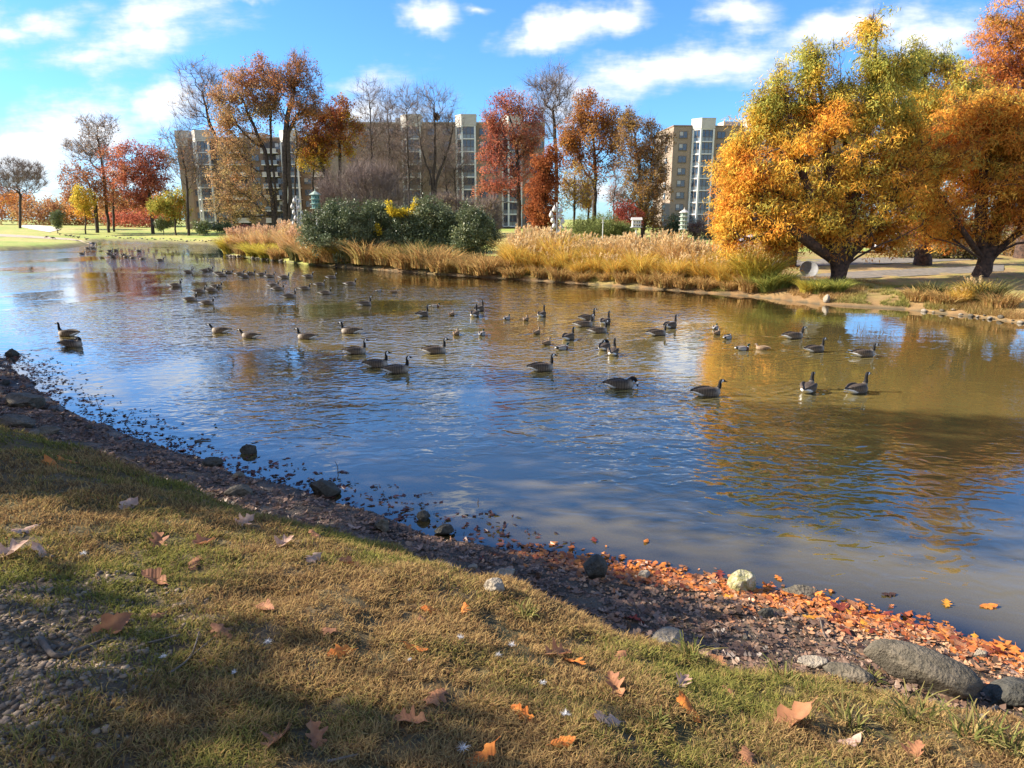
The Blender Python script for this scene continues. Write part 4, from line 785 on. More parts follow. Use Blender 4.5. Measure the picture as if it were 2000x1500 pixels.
def blades(n, h, r, lean, pal, rng, width=.02, seg=4, hvar=.3, curl=1.0):
    """arching grass leaves rising from a crown of radius r"""
    a = rng.random(n) * 2 * math.pi; q = r * np.sqrt(rng.random(n)); x0 = q * np.cos(a); y0 = q * np.sin(a)
    b = a + rng.normal(0, .8, n); L = h * (1 - hvar + 2 * hvar * rng.random(n)) ; ln = lean * (0.3 + rng.random(n)); t = np.linspace(0, 1, seg + 1)
    out = (ln * L)[:, None] * (t[None] ** (1 + curl)); z = L[:, None] * (t[None] - 0.30 * np.clip(ln, 0, 1.4)[:, None] * t[None] ** 3)
    X = x0[:, None] + out * np.cos(b)[:, None]; Yy = y0[:, None] + out * np.sin(b)[:, None]
    w = width * (1 - t) ** .7 + .002; tw = rng.random(n) * math.pi; wx = np.cos(tw)[:, None] * w; wy = np.sin(tw)[:, None] * w
    V = np.stack([np.stack([X - wx, Yy - wy, z], -1), np.stack([X + wx, Yy + wy, z], -1)], 2).reshape(n, -1, 3)
    k = (seg + 1) * 2; i = np.arange(n)[:, None] * k + np.arange(seg)[None] * 2
    f = np.stack([i, i + 1, i + 3, i + 2], -1).reshape(-1, 4)
    c = pal_at(pal, rng.random(n)) * (0.7 + .6 * rng.random(n))[:, None]
    tips = np.c_[X[:, -1], Yy[:, -1], z[:, -1]]; dirs = np.c_[X[:, -1] - X[:, -2], Yy[:, -1] - Yy[:, -2], z[:, -1] - z[:, -2]]
    return V.reshape(-1, 3), f, np.repeat(c, k, 0), tips, dirs
GOLD = [(0.56, 0.30, 0.08), (0.68, 0.43, 0.09), (0.72, 0.54, 0.13), (0.52, 0.45, 0.12)]
TAN = [(0.44, 0.26, 0.12), (0.58, 0.38, 0.18), (0.64, 0.46, 0.24)]
GRN = [(0.16, 0.20, 0.05), (0.28, 0.30, 0.07), (0.42, 0.38, 0.09)]
YEL = [(0.50, 0.36, 0.06), (0.58, 0.46, 0.08), (0.40, 0.40, 0.08)]
LOW = [(0.30, 0.17, 0.07), (0.46, 0.27, 0.10), (0.54, 0.36, 0.14), (0.36, 0.30, 0.10)]
DRK = [(0.08, 0.09, 0.035), (0.16, 0.15, 0.05), (0.26, 0.19, 0.07)]
PLM = [(0.58, 0.42, 0.22), (0.70, 0.56, 0.33), (0.60, 0.40, 0.17)]
PNK = [(0.60, 0.37, 0.22), (0.70, 0.51, 0.34), (0.56, 0.37, 0.18)]
def grass_kind(pal, h, r, n, lean, plume, plume_pal, seed, width=.02):
    rng = np.random.default_rng(seed)
    V, f, c, tips, dirs = blades(n, h, r, lean, pal, rng, width)
    me = mesh('grass_leaves', V, [f], [M_BLADE], col=c)
    pm = None
    if plume:
        V2, f2, c2, tp, dr = blades(plume, h * 1.22, r * .7, lean * .35, pal[-2:], rng, .012, hvar=.14)
        d = dr / (np.linalg.norm(dr, axis=1)[:, None] + 1e-9)
        C = np.repeat(tp, 7, 0) - np.repeat(d, 7, 0) * (np.tile(np.linspace(0, .34, 7), len(tp)))[:, None]
        lv, lq, lc = leaves(C, 6, .035, .13, plume_pal, rng, -.5, aspect=.22, seed=seed, outward=np.repeat(d, 7, 0) * 1.4)
        pm = mesh('grass_plumes', np.concatenate([V2, lv]), [f2, lq + len(V2)], [M_BLADE], col=np.concatenate([c2, lc]))
    return me, pm
rg = random.Random(5)
KIND = {'gold': [grass_kind(GOLD, 1.75, .42, 720, .6, 10, PLM, 301 + i) for i in range(2)], 'tan': [grass_kind(TAN + GOLD[1:2], 1.8, .42, 640, .55, 26, PLM, 311 + i) for i in range(2)],
        'pink': [grass_kind(PNK[:1] + TAN[1:] + GOLD[:1], 1.8, .45, 560, .55, 40, PNK, 321 + i) for i in range(2)], 'green': [grass_kind(GRN, 1.0, .35, 380, .8, 0, None, 331)],
        'yellow': [grass_kind(YEL, 1.2, .4, 520, .75, 0, None, 341)], 'low': [grass_kind(LOW, .8, .5, 420, .7, 0, None, 351 + i, .016) for i in range(2)], 'dark': [grass_kind(DRK, 1.1, .4, 360, .6, 0, None, 361)]}
CNT = {}
def clump(kind, px, py, Y, hpx, label, wide=1.0):
    """a clump whose foot shows at photograph pixel px; its leaves rise about hpx pixels"""
    i = CNT.get(kind, 0); CNT[kind] = i + 1; me, pm = KIND[kind][i % len(KIND[kind])]
    x = on_y(px, py, Y)[0]; h0 = {'gold': 2.0, 'tan': 2.1, 'pink': 2.1, 'green': .85, 'yellow': 1.05, 'low': .75, 'dark': 1.0}[kind]
    s = hpx * {'gold': .76, 'tan': .74, 'pink': .80}.get(kind, .9) * pxm(Y, 1.5) / h0
    o = empty('ornamental_grass', (x, Y, G(x, Y) - .04), (i * 2.4) % 6.28); o.scale = (s * wide * 1.15, s * wide * 1.15, s * rg.uniform(.86, 1.14)); o.rotation_euler = (rg.uniform(-.12, .12), rg.uniform(-.12, .12), (i * 2.4) % 6.28)
    tag(o, label, 'grass clump', 'ornamental grasses on the far bank')
    link('grass_leaves', me, o)
    if pm: link('grass_plumes', pm, o)
    return o
def shore_y(px):
    """distance of the far waterline under photograph column px"""
    xs = [p[0] for p in FAR_PX if p[0] >= 432][::-1]; ys = [p[1] for p in FAR_PX if p[0] >= 432][::-1]
    return on_z(px, np.interp(px, xs, ys))[1]
rg = random.Random(5)
lab_gold = 'golden ornamental grass in the tall band between shore and cypress'
lab_tan = 'tan plumed ornamental grass along the top of the tall golden band'
for px in range(1000, 1475, 19):                      # tall golden band, two to three deep
    clump('gold', px + rg.uniform(-8, 8), 500, shore_y(px) + 1.5 + rg.uniform(-.4, .4), 60 + rg.uniform(-14, 16), lab_gold, 1.15)
for px in range(1010, 1460, 20):
    clump(rg.choice(('gold', 'tan')), px + rg.uniform(-8, 8), 500, shore_y(px) + 3.3 + rg.uniform(-.4, .5), 80 + rg.uniform(-14, 14), lab_gold, 1.1)
for px in range(1015, 1440, 17):
    clump('tan', px + rg.uniform(-6, 6), 500, shore_y(px) + 5.4 + rg.uniform(-.6, .6), 76 + rg.uniform(-14, 14), lab_tan, .95)
for px in range(870, 1010, 17):
    clump('low', px, 530, shore_y(px) + .9 + rg.uniform(-.2, .9), 26 + rg.uniform(-9, 9), 'low brown grass along the waterline below the small green lawn', 1.3)
for px in range(1010, 1470, 41):
    clump('low', px + rg.uniform(-12, 12), 545, shore_y(px) + .5, 22 + rg.uniform(-8, 8), 'low russet grass at the foot of the tall golden band', 1.2)
for (px, kd, dy, hp, lab, w) in (
    (452, 'yellow', 1.5, 34, 'yellowish grass at the left tip of the point', 1.0), (466, 'pink', 3.5, 56, 'pink plumed grass at the left tip of the point', 1.0), (486, 'pink', 5.5, 58, 'pink plumed grass second from the tip of the point', 1.0), (505, 'pink', 4.2, 56, 'pink plumed grass above the yellow green clump', 1.0), (528, 'pink', 5.2, 58, 'pink plumed grass before the twin trunks', 1.0), (546, 'tan', 6.5, 52, 'tan plumed grass before the twin trunks', 1.0),
    (500, 'yellow', 1.4, 28, 'low yellow green grass on the point', 1.6), (524, 'yellow', 1.2, 28, 'low yellow grass beside the stony edge of the point', 1.5), (478, 'low', 1.0, 22, 'low russet grass on the stony tip', 1.2), (545, 'low', 1.0, 22, 'low russet grass left of the big tan clump', 1.2),
    (570, 'tan', 2.4, 66, 'big tan plumed clump left of the hollies', 1.1), (586, 'pink', 3.0, 72, 'tall pink plumed clump touching the left holly', 1.1), (598, 'tan', 1.6, 52, 'tan plumed clump leaning over the water', 1.0), (560, 'pink', 4.2, 64, 'pink plumed clump behind the big tan one', 1.0), (582, 'dark', .8, 30, 'dark grass in the shade under the big tan clump', 1.3)):
    clump(kd, px, 500, shore_y(px) + dy, hp, lab, w)
for i, px in enumerate(range(614, 880, 15)):
    kd = ('low', 'low', 'gold', 'low', 'yellow', 'low', 'dark')[i % 7]
    clump(kd, px + rg.uniform(-4, 4), 515, shore_y(px) + 1.0 + rg.uniform(0, .9), 32 + rg.uniform(-6, 12), {'low': 'russet grass at the water edge below the hollies', 'gold': 'golden arching grass at the water edge below the hollies', 'yellow': 'yellow green arching grass at the water edge below the hollies', 'dark': 'dark grass at the water edge below the hollies'}[kd], 1.25)
for (px, kd, dy, hp, lab, w) in ((1478, 'yellow', 1.6, 62, 'yellow green grass under the left edge of the big cypress', 1.2), (1462, 'gold', 2.6, 84, 'last tall golden clump before the big cypress', 1.1), (1500, 'green', .9, 30, 'green clump at the water left of the cypress trunk', 1.4), (1522, 'green', 1.7, 36, 'yellow green weedy clump left of the cypress trunk', 1.3), (1575, 'yellow', 1.1, 28, 'yellow green arching clump below the cypress trunk', 1.2), (1600, 'green', 1.3, 26, 'green arching clump below the cypress trunk', 1.2), (1632, 'green', 1.5, 28, 'green arching clump just below the cypress roots', 1.2),
    (1900, 'gold', 1.5, 62, 'big golden arching clump on the right bank', 1.1), (1878, 'gold', 1.1, 44, 'golden arching clump leaning to the water on the right bank', 1.1), (1930, 'dark', 1.7, 48, 'dark reedy clump right of the big golden clump', 1.2), (1825, 'dark', 1.8, 34, 'dark low clump in the cypress shade', 1.5), (1800, 'low', 1.2, 26, 'brown low clump in the cypress shade', 1.5), (1850, 'low', 1.0, 28, 'brown low clump left of the big golden clump', 1.4), (1960, 'low', 1.4, 30, 'straw low clump at the right edge of the bank', 1.4)):
    clump(kd, px, 570, shore_y(px) + dy, hp, lab, w)

def bank_turf():
    rng = np.random.default_rng(31); P = []
    for _ in range(5):
        t = rng.random(26000); xs = 440 + (2080 - 440) * t; pts = np.array(zl(sorted([q for q in FAR_PX if q[0] >= 432], key=lambda q: q[0]))); px = np.array(sorted([q[0] for q in FAR_PX if q[0] >= 432]))
        b = np.c_[np.interp(xs, px, pts[:, 0]), np.interp(xs, px, pts[:, 1])]; d = 9.0 * rng.random(len(t)) ** 1.4; P.append(b + np.c_[rng.normal(0, .3, len(t)), d])
    P = np.concatenate(P); z, s, isn, _, _ = terrain(P); k = (s > .15) & ~isn & (vnoise(P, .8, 3) * .7 + .3 * vnoise(P, 3, 4) > .36 + .25 * np.exp(-s / .6)); P, z, s = P[k], z[k], s[k]; n = len(P)
    h = (.08 + .16 * rng.random(n)) * (.4 + 1.2 * vnoise(P, .5, 9)); a = rng.random(n) * 6.28; ln = .3 + 1.0 * rng.random(n); C = np.c_[P, z - .01]; w = .012; sv = np.c_[np.sin(a), -np.cos(a), np.zeros(n)] * w
    tip = C + np.c_[np.cos(a) * h * ln, np.sin(a) * h * ln, h]; V = np.stack([C - sv, C + sv, tip], 1); base = np.arange(n)[:, None] * 3
    g = np.clip((vnoise(P, .35, 21) - .45) / .2 + rng.normal(0, .3, n), 0, 1)[:, None]
    c = pal_at([(0.40, 0.24, 0.10), (0.50, 0.34, 0.14), (0.30, 0.16, 0.07)], rng.random(n)) * (1 - g) + pal_at([(0.20, 0.21, 0.06), (0.34, 0.31, 0.09)], rng.random(n)) * g
    o = link('bank_grass', mesh('bank_grass', V.reshape(-1, 3), [base + np.array([[0, 1, 2]])], [M_BLADE], col=np.repeat(c, 3, 0))); tag(o, 'rough tan and olive grass covering the far bank', 'grass', kind='stuff')
bank_turf()
# ------------------------------------------------------------------ bird houses, cars, small things beyond the pond
M_TEAL = simple('teal_paint', (0.10, 0.22, 0.20), 0.5, (0.14, 0.28, 0.25), 4)
M_GREENP = simple('pale_green_paint', (0.30, 0.38, 0.30), 0.5, (0.34, 0.42, 0.33), 4)
M_GOURD = simple('gourd_plastic', (0.56, 0.54, 0.49), 0.5, (0.6, 0.58, 0.52), 4)
def gourd_rack(label, px, Y, top, bot, hang=10):
    a = on_y(px, top, Y); b = G(a[0], Y); o = empty('gourd_rack', (a[0], Y, b)); tag(o, label, 'bird house', 'bird houses on poles'); h = a[2] - b
    p = MB(); p.tube([(0, 0, -.2), (0, 0, h)], [.06, .05], 8); p.lathe([(.001, h), (.08, h + .03), (.001, h + .1)], 8); p.build('pole', M_WHITE, o)
    zz = np.linspace(h - .25, h * 1 - (bot - top) * pxm(Y), hang // 2)
    for i, z in enumerate(zz):
        for s in (-1, 1):
            rx = .20 + .13 * ((i * 2 + (s > 0)) % 3); zo = z - .10 * (s > 0); g = MB()
            g.lathe([(.015, .36), (.05, .31), (.06, .24), (.12, .16), (.17, .03), (.165, -.08), (.10, -.17), (.01, -.20)], 10, (s * rx, .02 * s, zo - .2))
            g.build('gourd', M_GOURD, o, True)
            k = MB(); k.tube([(s * .03, 0, zo + .17), (s * rx, 0, zo + .19), (s * rx, .02 * s, zo + .13)], .012, 5); k.build('arm', M_WHITE, o)
    return o
gourd_rack('white gourd rack on a pole left of the olive shrub', 1088, 56, 398, 456, 12)
gourd_rack('pale gourd rack on a pole beside the tall twin trunks', 578, 72, 384, 432, 10)
def tiered_house(label, px, Y, top, tiers, r, th, mat, roofmat, drop):
    a = on_y(px, top, Y); zb = G(a[0], Y); o = empty('martin_house', (a[0], Y, zb)); tag(o, label, 'bird house', 'bird houses on poles'); h = a[2] - zb
    p = MB(); p.tube([(0, 0, -.2), (0, 0, h - r * .9 - tiers * th)], .06, 8); p.build('pole', M_WHITE, o)
    rf = MB(); rf.lathe([(r * 1.3, h - r * .9), (r * 1.32, h - r * .86), (r * .7, h - r * .45), (.05, h - r * .1), (.03, h + r * .3), (.005, h + r * .32)], 8); rf.build('roof', roofmat, o)
    for i in range(tiers):
        z = h - r * .9 - (i + 1) * th
        b = MB(); b.lathe([(r * .86, z + .05), (r * .86, z + th - .002)], 8); b.build('tier', mat, o)
        d = MB(); d.lathe([(r * 1.22, z), (r * 1.22, z + .048)], 8); d.build('deck', roofmat, o)
        hl = MB()
        for k in range(8):
            an = (k + .5) * math.pi / 4; c = np.array([math.cos(an), math.sin(an)]) * r * .80
            hl.tube([(c[0] * .95, c[1] * .95, z + th * .5), (c[0] * 1.03, c[1] * 1.03, z + th * .5)], .06, 8)
        hl.build('entrance', M_DARK, o)
tiered_house('tiered pale green bird house on a pole before the right block', 1337, 62, 408, 4, .36, .36, M_GREENP, M_CAP, 1)
tiered_house('teal tiered bird house with pale cone roof above the left holly', 615, 66, 372, 3, .44, .42, M_TEAL, M_GREENP, 1)
def box_house():
    Y = 60; a = on_y(1243, 436, Y); zb = G(a[0], Y); o = empty('martin_house', (a[0], Y, zb)); tag(o, 'white gabled box bird house on a low pole', 'bird house', 'bird houses on poles'); h = a[2] - zb - .35
    p = MB(); p.tube([(0, 0, -.2), (0, 0, h)], .06, 8); p.build('pole', M_WHITE, o)
    b = MB(); b.box(-.36, .36, -.28, .28, h + .04, h + .62); b.build('box', M_WHITE, o)
    d = MB(); d.box(-.46, .46, -.38, .38, h, h + .038); d.box(-.44, .44, -.36, -.281, h + .30, h + .33); d.build('deck', M_WHITE, o)
    r = MB(); v = [(-.46, -.36, h + .622), (.46, -.36, h + .622), (.46, .36, h + .622), (-.46, .36, h + .622), (-.46, 0, h + .84), (.46, 0, h + .84)]
    r.add(v, [(0, 1, 5, 4), (2, 3, 4, 5), (1, 2, 5), (3, 0, 4), (3, 2, 1, 0)]); r.build('roof', M_CAP, o)
    e = MB()
    for x in (-.2, 0.02, .22):
        for z in (.16, .46): e.tube([(x, -.275, h + z), (x, -.284, h + z)], .06, 8)
    e.build('entrance', M_DARK, o)
box_house()
def thin_pole():
    Y = 58; a = on_y(1178, 425, Y); zb = G(a[0], Y); o = empty('perch_pole', (a[0], Y, zb)); tag(o, 'thin pale pole with a short crossbar in the olive shrub', 'pole'); h = a[2] - zb
    p = MB(); p.tube([(0, 0, -.2), (0, 0, h)], .035, 6); p.build('pole', M_WHITE, o); c = MB(); c.tube([(-.2, 0, h - .05), (.22, 0, h - .02)], .025, 6); c.tube([(-.16, 0, h - .4), (.16, 0, h - .4)], .02, 6); c.build('crossbar', M_WHITE, o)
thin_pole()
# the leaf nest in the bare tree
def nest():
    rng = np.random.default_rng(9); c = on_y(853, 228, 108); 
    P = c + rng.normal(0, .16, (40, 3)); lv, lq, lc = leaves(P, 20, .2, .25, [(0.05, 0.035, 0.025), (0.12, 0.07, 0.04)], rng)
    o = link('squirrel_nest', mesh('squirrel_nest', lv - c, [lq], [M_DRY], col=lc), None, tuple(c)); tag(o, 'dark ball of leaves lodged in the bare multi stemmed tree', 'nest')
nest()
# grey path and car park behind the cypresses
sheet('path', [(1470, 541), (1560, 538), (1680, 536), (1800, 534), (1960, 531), (1960, 523), (1800, 525), (1680, 527), (1560, 529), (1470, 531)], .95, M_PATH)
sheet('car_park', [(1440, 512), (1600, 511), (1760, 510), (1900, 508), (1900, 501), (1760, 502), (1600, 503), (1440, 504)], 1.2, M_PATH)
sheet('sand_bunker', [(38, 441.5), (60, 443.5), (95, 445), (118, 443.5), (100, 441), (70, 439.6), (45, 439.8)], 2.2, M_SAND, .06)
sheet('dirt_strip', [(-40, 461), (60, 462.5), (140, 464.5), (185, 467), (195, 469.5), (150, 467.5), (60, 465.3), (-40, 464)], .75, simple('dirt', (0.36, 0.26, 0.18), .95, (0.46, 0.38, 0.30), 1.5), .05)
sheet('green_lawn', [(940, 500), (975, 502), (1010, 505), (1010, 499), (970, 496), (940, 494)], 1.0, simple('green_turf', (0.17, 0.26, 0.05), .95, (0.25, 0.32, 0.07), 2.0), .05)
def car(label, px, Y, paint, rz, group):
    x = on_y(px, 508, Y)[0]; o = empty('parked_car', (x, Y, G(x, Y) + .06), rz); tag(o, label, 'car', group)
    prof = [(-2.15, .35), (-2.2, .62), (-2.12, .88), (-1.55, .98), (-.95, 1.42), (-.3, 1.50), (.55, 1.46), (1.25, 1.0), (1.95, .86), (2.2, .66), (2.22, .36)]
    n = len(prof); me = bpy.data.meshes.new('body'); v = []
    for s, w in ((-1, .80), (-1, .88), (1, .88), (1, .80)):
        for (a, z) in prof: v.append((a, s * (w if w < .85 or z < 1.05 else .68), z if w > .85 else z * .97 + .01))
    fs = [tuple(range(n)), tuple(reversed(range(3 * n, 4 * n)))] + [(r * n + i, (r + 1) * n + i, (r + 1) * n + i + 1, r * n + i + 1) for r in range(3) for i in range(n - 1)] + [(r * n + n - 1, (r + 1) * n + n - 1, (r + 1) * n, r * n) for r in range(3)]
    me.from_pydata(v, [], fs); me.materials.append(paint); link('body', me, o)
    for s in (-1, 1):
        g = MB(); g.add([(-1.3, s * .835, 1.02), (-.88, s * .72, 1.36), (-.2, s * .70, 1.41), (-.2, s * .835, 1.02)], [(0, 1, 2, 3)]); g.add([(-.12, s * .835, 1.02), (-.12, s * .70, 1.41), (.5, s * .715, 1.38), (1.05, s * .835, 1.03)], [(0, 1, 2, 3)]); g.build('side_window', M_GLASS, o)
    for wx in (-1.35, 1.38):
        for s in (-1, 1):
            t = MB(); t.tube([(wx, s * .68, .33), (wx, s * .905, .33)], .33, 18); w = t.build('wheel', M_TYRE, o); r = MB(); r.tube([(wx, s * .88, .33), (wx, s * .915, .33)], .19, 12); r.build('rim', M_CHROME, w)
    for s in (-1, 1):
        h = MB(); h.box(2.17, 2.235, s * .62 - .16, s * .62 + .16, .6, .74); h.build('headlight', M_WHITE, o); h = MB(); h.box(-2.225, -2.15, s * .66 - .12, s * .66 + .12, .62, .84); h.build('tail_light', M_REDL, o)
M_TYRE = simple('tyre_rubber', (0.02, 0.02, 0.02), .9); M_CHROME = simple('alloy', (0.55, 0.55, 0.56), .3, metal=.9); M_REDL = simple('red_lens', (0.4, 0.02, 0.02), .2)
M_CARW = simple('white_car_paint', (0.75, 0.76, 0.78), .25, (0.7, 0.71, 0.73)); M_CARD = simple('dark_car_paint', (0.03, 0.035, 0.05), .25); M_CARB = simple('silver_car_paint', (0.4, 0.43, 0.48), .3)
gc = 'cars parked beyond the cypresses'
car('white parked car seen right of the largest cypress trunk', 1752, 58, M_CARW, math.pi, gc)
car('dark parked car tucked beside the white one', 1692, 58.5, M_CARD, math.radians(172), gc)
car('silver parked car glimpsed left of the smaller cypress trunk', 1480, 60, M_CARB, 0.1, gc)
def pale_panel():
    Y = 40.5; c = on_y(1580, 515, Y); zb = G(c[0], Y); o = empty('satellite_dish', (c[0], Y, zb)); tag(o, 'pale round dish tipped on its rim between the cypress trunks', 'dish')
    d = MB(); prof = [(a * .62, b * .62) for a, b in [(.01, .0), (.35, .05), (.65, .18), (.82, .33), (.84, .33), (.66, .15), (.35, .01), (.01, -.05)]]; d.lathe(prof, 28); me = d.mesh('dish', simple('dish_white', (0.27, 0.275, 0.28), .7), True)
    q = link('dish', me, o, (0, 0, .45)); q.rotation_euler = (math.radians(62), math.radians(-26), 0)
    p = MB(); p.tube([(0, .25, -.2), (0, .2, .4)], .05, 8); p.build('stand', M_DARK, o)
pale_panel()

# ------------------------------------------------------------------ geese and ducks
def loft(MBx, pts):
    """pts: x, half width, centre z, half height, (y) -> closed loft along the list; 12 sided rings perpendicular to the path"""
def tube_rings(path, sides=14):
    P = np.array([p[:3] for p in path], float); rw = np.array([p[3] for p in path]); rh = np.array([p[4] if len(p) > 4 else p[3] for p in path])
    t = np.gradient(P, axis=0); t /= np.linalg.norm(t, axis=1)[:, None]; side = np.array([0, 1., 0]); up = np.cross(t, side); up /= np.linalg.norm(up, axis=1)[:, None]; sd_ = np.cross(up, t)
    a = np.arange(sides) / sides * 2 * math.pi
    V = P[:, None] + rw[:, None, None] * np.cos(a)[None, :, None] * sd_[:, None] + rh[:, None, None] * np.sin(a)[None, :, None] * up[:, None]
    n = len(P); f = [(i * sides + k, i * sides + (k + 1) % sides, (i + 1) * sides + (k + 1) % sides, (i + 1) * sides + k) for i in range(n - 1) for k in range(sides)] + [tuple(reversed(range(sides))), tuple((n - 1) * sides + k for k in range(sides))]
    return V.reshape(-1, 3), f
def resample(path, m):
    p = np.array([list(q) + [q[3]] * (5 - len(q)) for q in path], float); d = np.concatenate([[0], np.cumsum(np.linalg.norm(np.diff(p[:, :3], axis=0), axis=1))]); n = len(p); out = []
    for s in np.linspace(0, d[-1], m):
        i = min(n - 2, max(0, np.searchsorted(d, s) - 1)); t = (s - d[i]) / (d[i + 1] - d[i] + 1e-9); a, b = p[i], p[i + 1]; pa = p[max(0, i - 1)]; pb = p[min(n - 1, i + 2)]
        q = .5 * ((2 * a) + (b - pa) * t + (2 * pa - 5 * a + 4 * b - pb) * t * t + (3 * a - pa - 3 * b + pb) * t ** 3); q[3:] = a[3:] * (1 - t) + b[3:] * t; out.append(q)
    return np.array(out)
BODY = [(-.43, 0, .100, .012, .008), (-.37, 0, .094, .045, .018), (-.30, 0, .085, .078, .040), (-.18, 0, .070, .128, .088), (-.03, 0, .060, .158, .120), (.10, 0, .055, .155, .128), (.20, 0, .055, .125, .118), (.275, 0, .065, .080, .088), (.318, 0, .075, .022, .032)]
NECKS = {'up': [(.20, 0, .09, .075), (.262, 0, .165, .050), (.283, 0, .245, .036), (.280, 0, .325, .031), (.290, 0, .385, .032)], 'mid': [(.20, 0, .09, .075), (.270, 0, .150, .050), (.298, 0, .215, .037), (.300, 0, .275, .033), (.318, 0, .322, .033)],
         'low': [(.20, 0, .09, .072), (.29, 0, .125, .048), (.345, 0, .175, .037), (.375, 0, .220, .034), (.402, 0, .250, .033)], 'down': [(.19, 0, .10, .075), (.255, 0, .175, .055), (.30, 0, .205, .042), (.345, 0, .185, .036), (.375, 0, .135, .034)],
         'back': [(.20, 0, .09, .075), (.245, 0, .16, .058), (.235, .02, .215, .044), (.19, .05, .235, .038), (.15, .065, .225, .035)], 'graze': [(.21, 0, .09, .07), (.31, 0, .06, .05), (.38, 0, -.03, .038), (.41, 0, -.13, .034), (.43, 0, -.20, .033)]}
HEADD = {'up': (1, 0, -.10), 'mid': (1, 0, -.12), 'low': (1, 0, -.15), 'down': (.35, 0, -1), 'back': (-.9, .35, -.35), 'graze': (.6, 0, -1)}
M_BIRD = attrmat('bird_feathers', .75, .2, .004, 60)
M_BILL = simple('black_bill', (0.012, 0.012, 0.013), .4); M_BILLY = simple('olive_bill', (0.42, 0.34, 0.08), .4)
def bird_mesh(pose, kind='goose', legs=False):
    me = bpy.data.meshes.new('tmp'); V = []; Fs = []; n = 0
    duck = kind != 'goose'
    def put(v, f):
        nonlocal n
        V.extend(map(tuple, v)); Fs.extend([tuple(i + n for i in q) for q in f]); n += len(v)
    put(*tube_rings(resample(BODY, 26)))
    neck = [list(p) for p in NECKS[pose]]
    if duck: neck = [[p[0] - .01 * i, p[1], .09 + (p[2] - .09) * .62, p[3] * (1.15 if i < 3 else 1.3)] for i, p in enumerate(neck)]
    hd = np.array(HEADD[pose], float); hd /= np.linalg.norm(hd); e = np.array(neck[-1][:3]); k = 1.25 if duck else 1.0
    head = [tuple(e + hd * d + np.array([0, 0, dz])) + (r * k,) for d, dz, r in ((.035, .012, .037), (.065, .010, .034), (.090, .003, .024), (.106, -.003, .016))]
    neck = [[p[0], p[1], p[2]] + [p[3] * (1.0 if duck else 1.13)] for p in neck]; npath = resample([tuple(p) for p in neck] + head, 26); put(*tube_rings(npath, 12))
    b0 = np.array(head[-1][:3]); bill = [tuple(b0 - hd * .02) + (.017 * k, .015 * k), tuple(b0 + hd * .025) + (.014 * k, .010 * k), tuple(b0 + hd * .05) + (.009 * k, .005)]
    for s in (-1, 1):                                  # folded wings ending above the tail
        w = [(.17, s * .095, .105, .020, .03), (.10, s * .125, .112, .038, .068), (-.04, s * .132, .118, .040, .078), (-.18, s * .105, .128, .032, .056), (-.30, s * .058, .130, .020, .028), (-.39, s * .022, .122, .010, .010)]
        put(*tube_rings(resample(w, 16), 10))
    me.from_pydata(V, [], Fs); o = bpy.data.objects.new('tmp', me); COL.objects.link(o)
    rm = o.modifiers.new('r', 'REMESH'); rm.mode = 'VOXEL'; rm.voxel_size = .0085; sm = o.modifiers.new('s', 'SMOOTH'); sm.iterations = 4; sm.factor = .5
    dg = bpy.context.evaluated_depsgraph_get(); ev = o.evaluated_get(dg); m2 = bpy.data.meshes.new_from_object(ev); bpy.data.objects.remove(o); bpy.data.meshes.remove(me)
    co = np.zeros(len(m2.vertices) * 3, np.float32); m2.vertices.foreach_get('co', co); P = co.reshape(-1, 3).astype(float)
    dn = np.linalg.norm(P[:, None] - npath[None, :, :3], axis=2); ni = dn.argmin(1); nd = dn.min(1); m = len(npath); x, y, z = P.T; nz = vnoise(P, 30, 3)
    isneck = (nd < npath[ni, 3] * 1.35 + .004) & (ni > m * .26)
    back = np.clip((z - .085) / .07, 0, 1)[:, None]
    band = (0.5 + 0.5 * np.sin(x * 105 + 3.0 * vnoise(P, 12, 4) + 10 * np.abs(y)))[:, None]
    if not duck:
        side = np.array([0.17, 0.13, 0.095]) * (0.6 + .75 * band); top = np.array([0.06, 0.045, 0.034]) * (0.62 + .75 * band)
        c = side * (1 - back) + top * back
        br = np.clip((x - .16) / .12, 0, 1)[:, None] * np.clip((.20 - z) / .06, 0, 1)[:, None]; c = c * (1 - br) + br * np.array([0.36, 0.31, 0.25])
        under = np.clip((-.10 - x) / .05, 0, 1) * np.clip((.098 - .06 * np.clip((x + .36) / .26, 0, 1) + .02 * np.clip((-.16 - x) / .1, 0, 1) - z) / .014, 0, 1); c = c * (1 - under[:, None]) + under[:, None] * np.array([0.88, 0.86, 0.82])
        tail = ((x < -.345) & (np.abs(y) < .05) & (z > .098)); c[tail] = (0.014, 0.013, 0.012)
        c[isneck] = (0.012, 0.011, 0.011)
        hc = e + hd * .034 + np.array([0, 0, -.014]); rel = P - hc; chk = isneck & (np.linalg.norm(rel * [1.15, 1.0, .85], axis=1) < .050) & ((rel @ hd) < .020) & (np.abs(y - e[1]) > .012); c[chk] = (0.88, 0.86, 0.82)
    elif kind == 'drake':
        c = np.array([0.46, 0.45, 0.43]) * (1 - back) + np.array([0.24, 0.20, 0.17]) * back * (.7 + .5 * band)
        c[(x < -.26)] = (0.03, 0.03, 0.03); c[(x < -.36)] = (0.7, 0.7, 0.68); br = (x > .13); c[br] = (0.12, 0.055, 0.035)
        ring = isneck & (ni < m * .36); c[isneck] = (0.012, 0.035, 0.030); c[ring] = (0.7, 0.7, 0.7)
    else:
        c = np.array([0.30, 0.20, 0.12]) * (.55 + .8 * band) * (1 - .35 * back); c[isneck] = (0.30, 0.22, 0.15); cap = isneck & (z > e[2] + .02); c[cap] = (0.12, 0.08, 0.055)
    c = c * (0.82 + .36 * nz)[:, None]
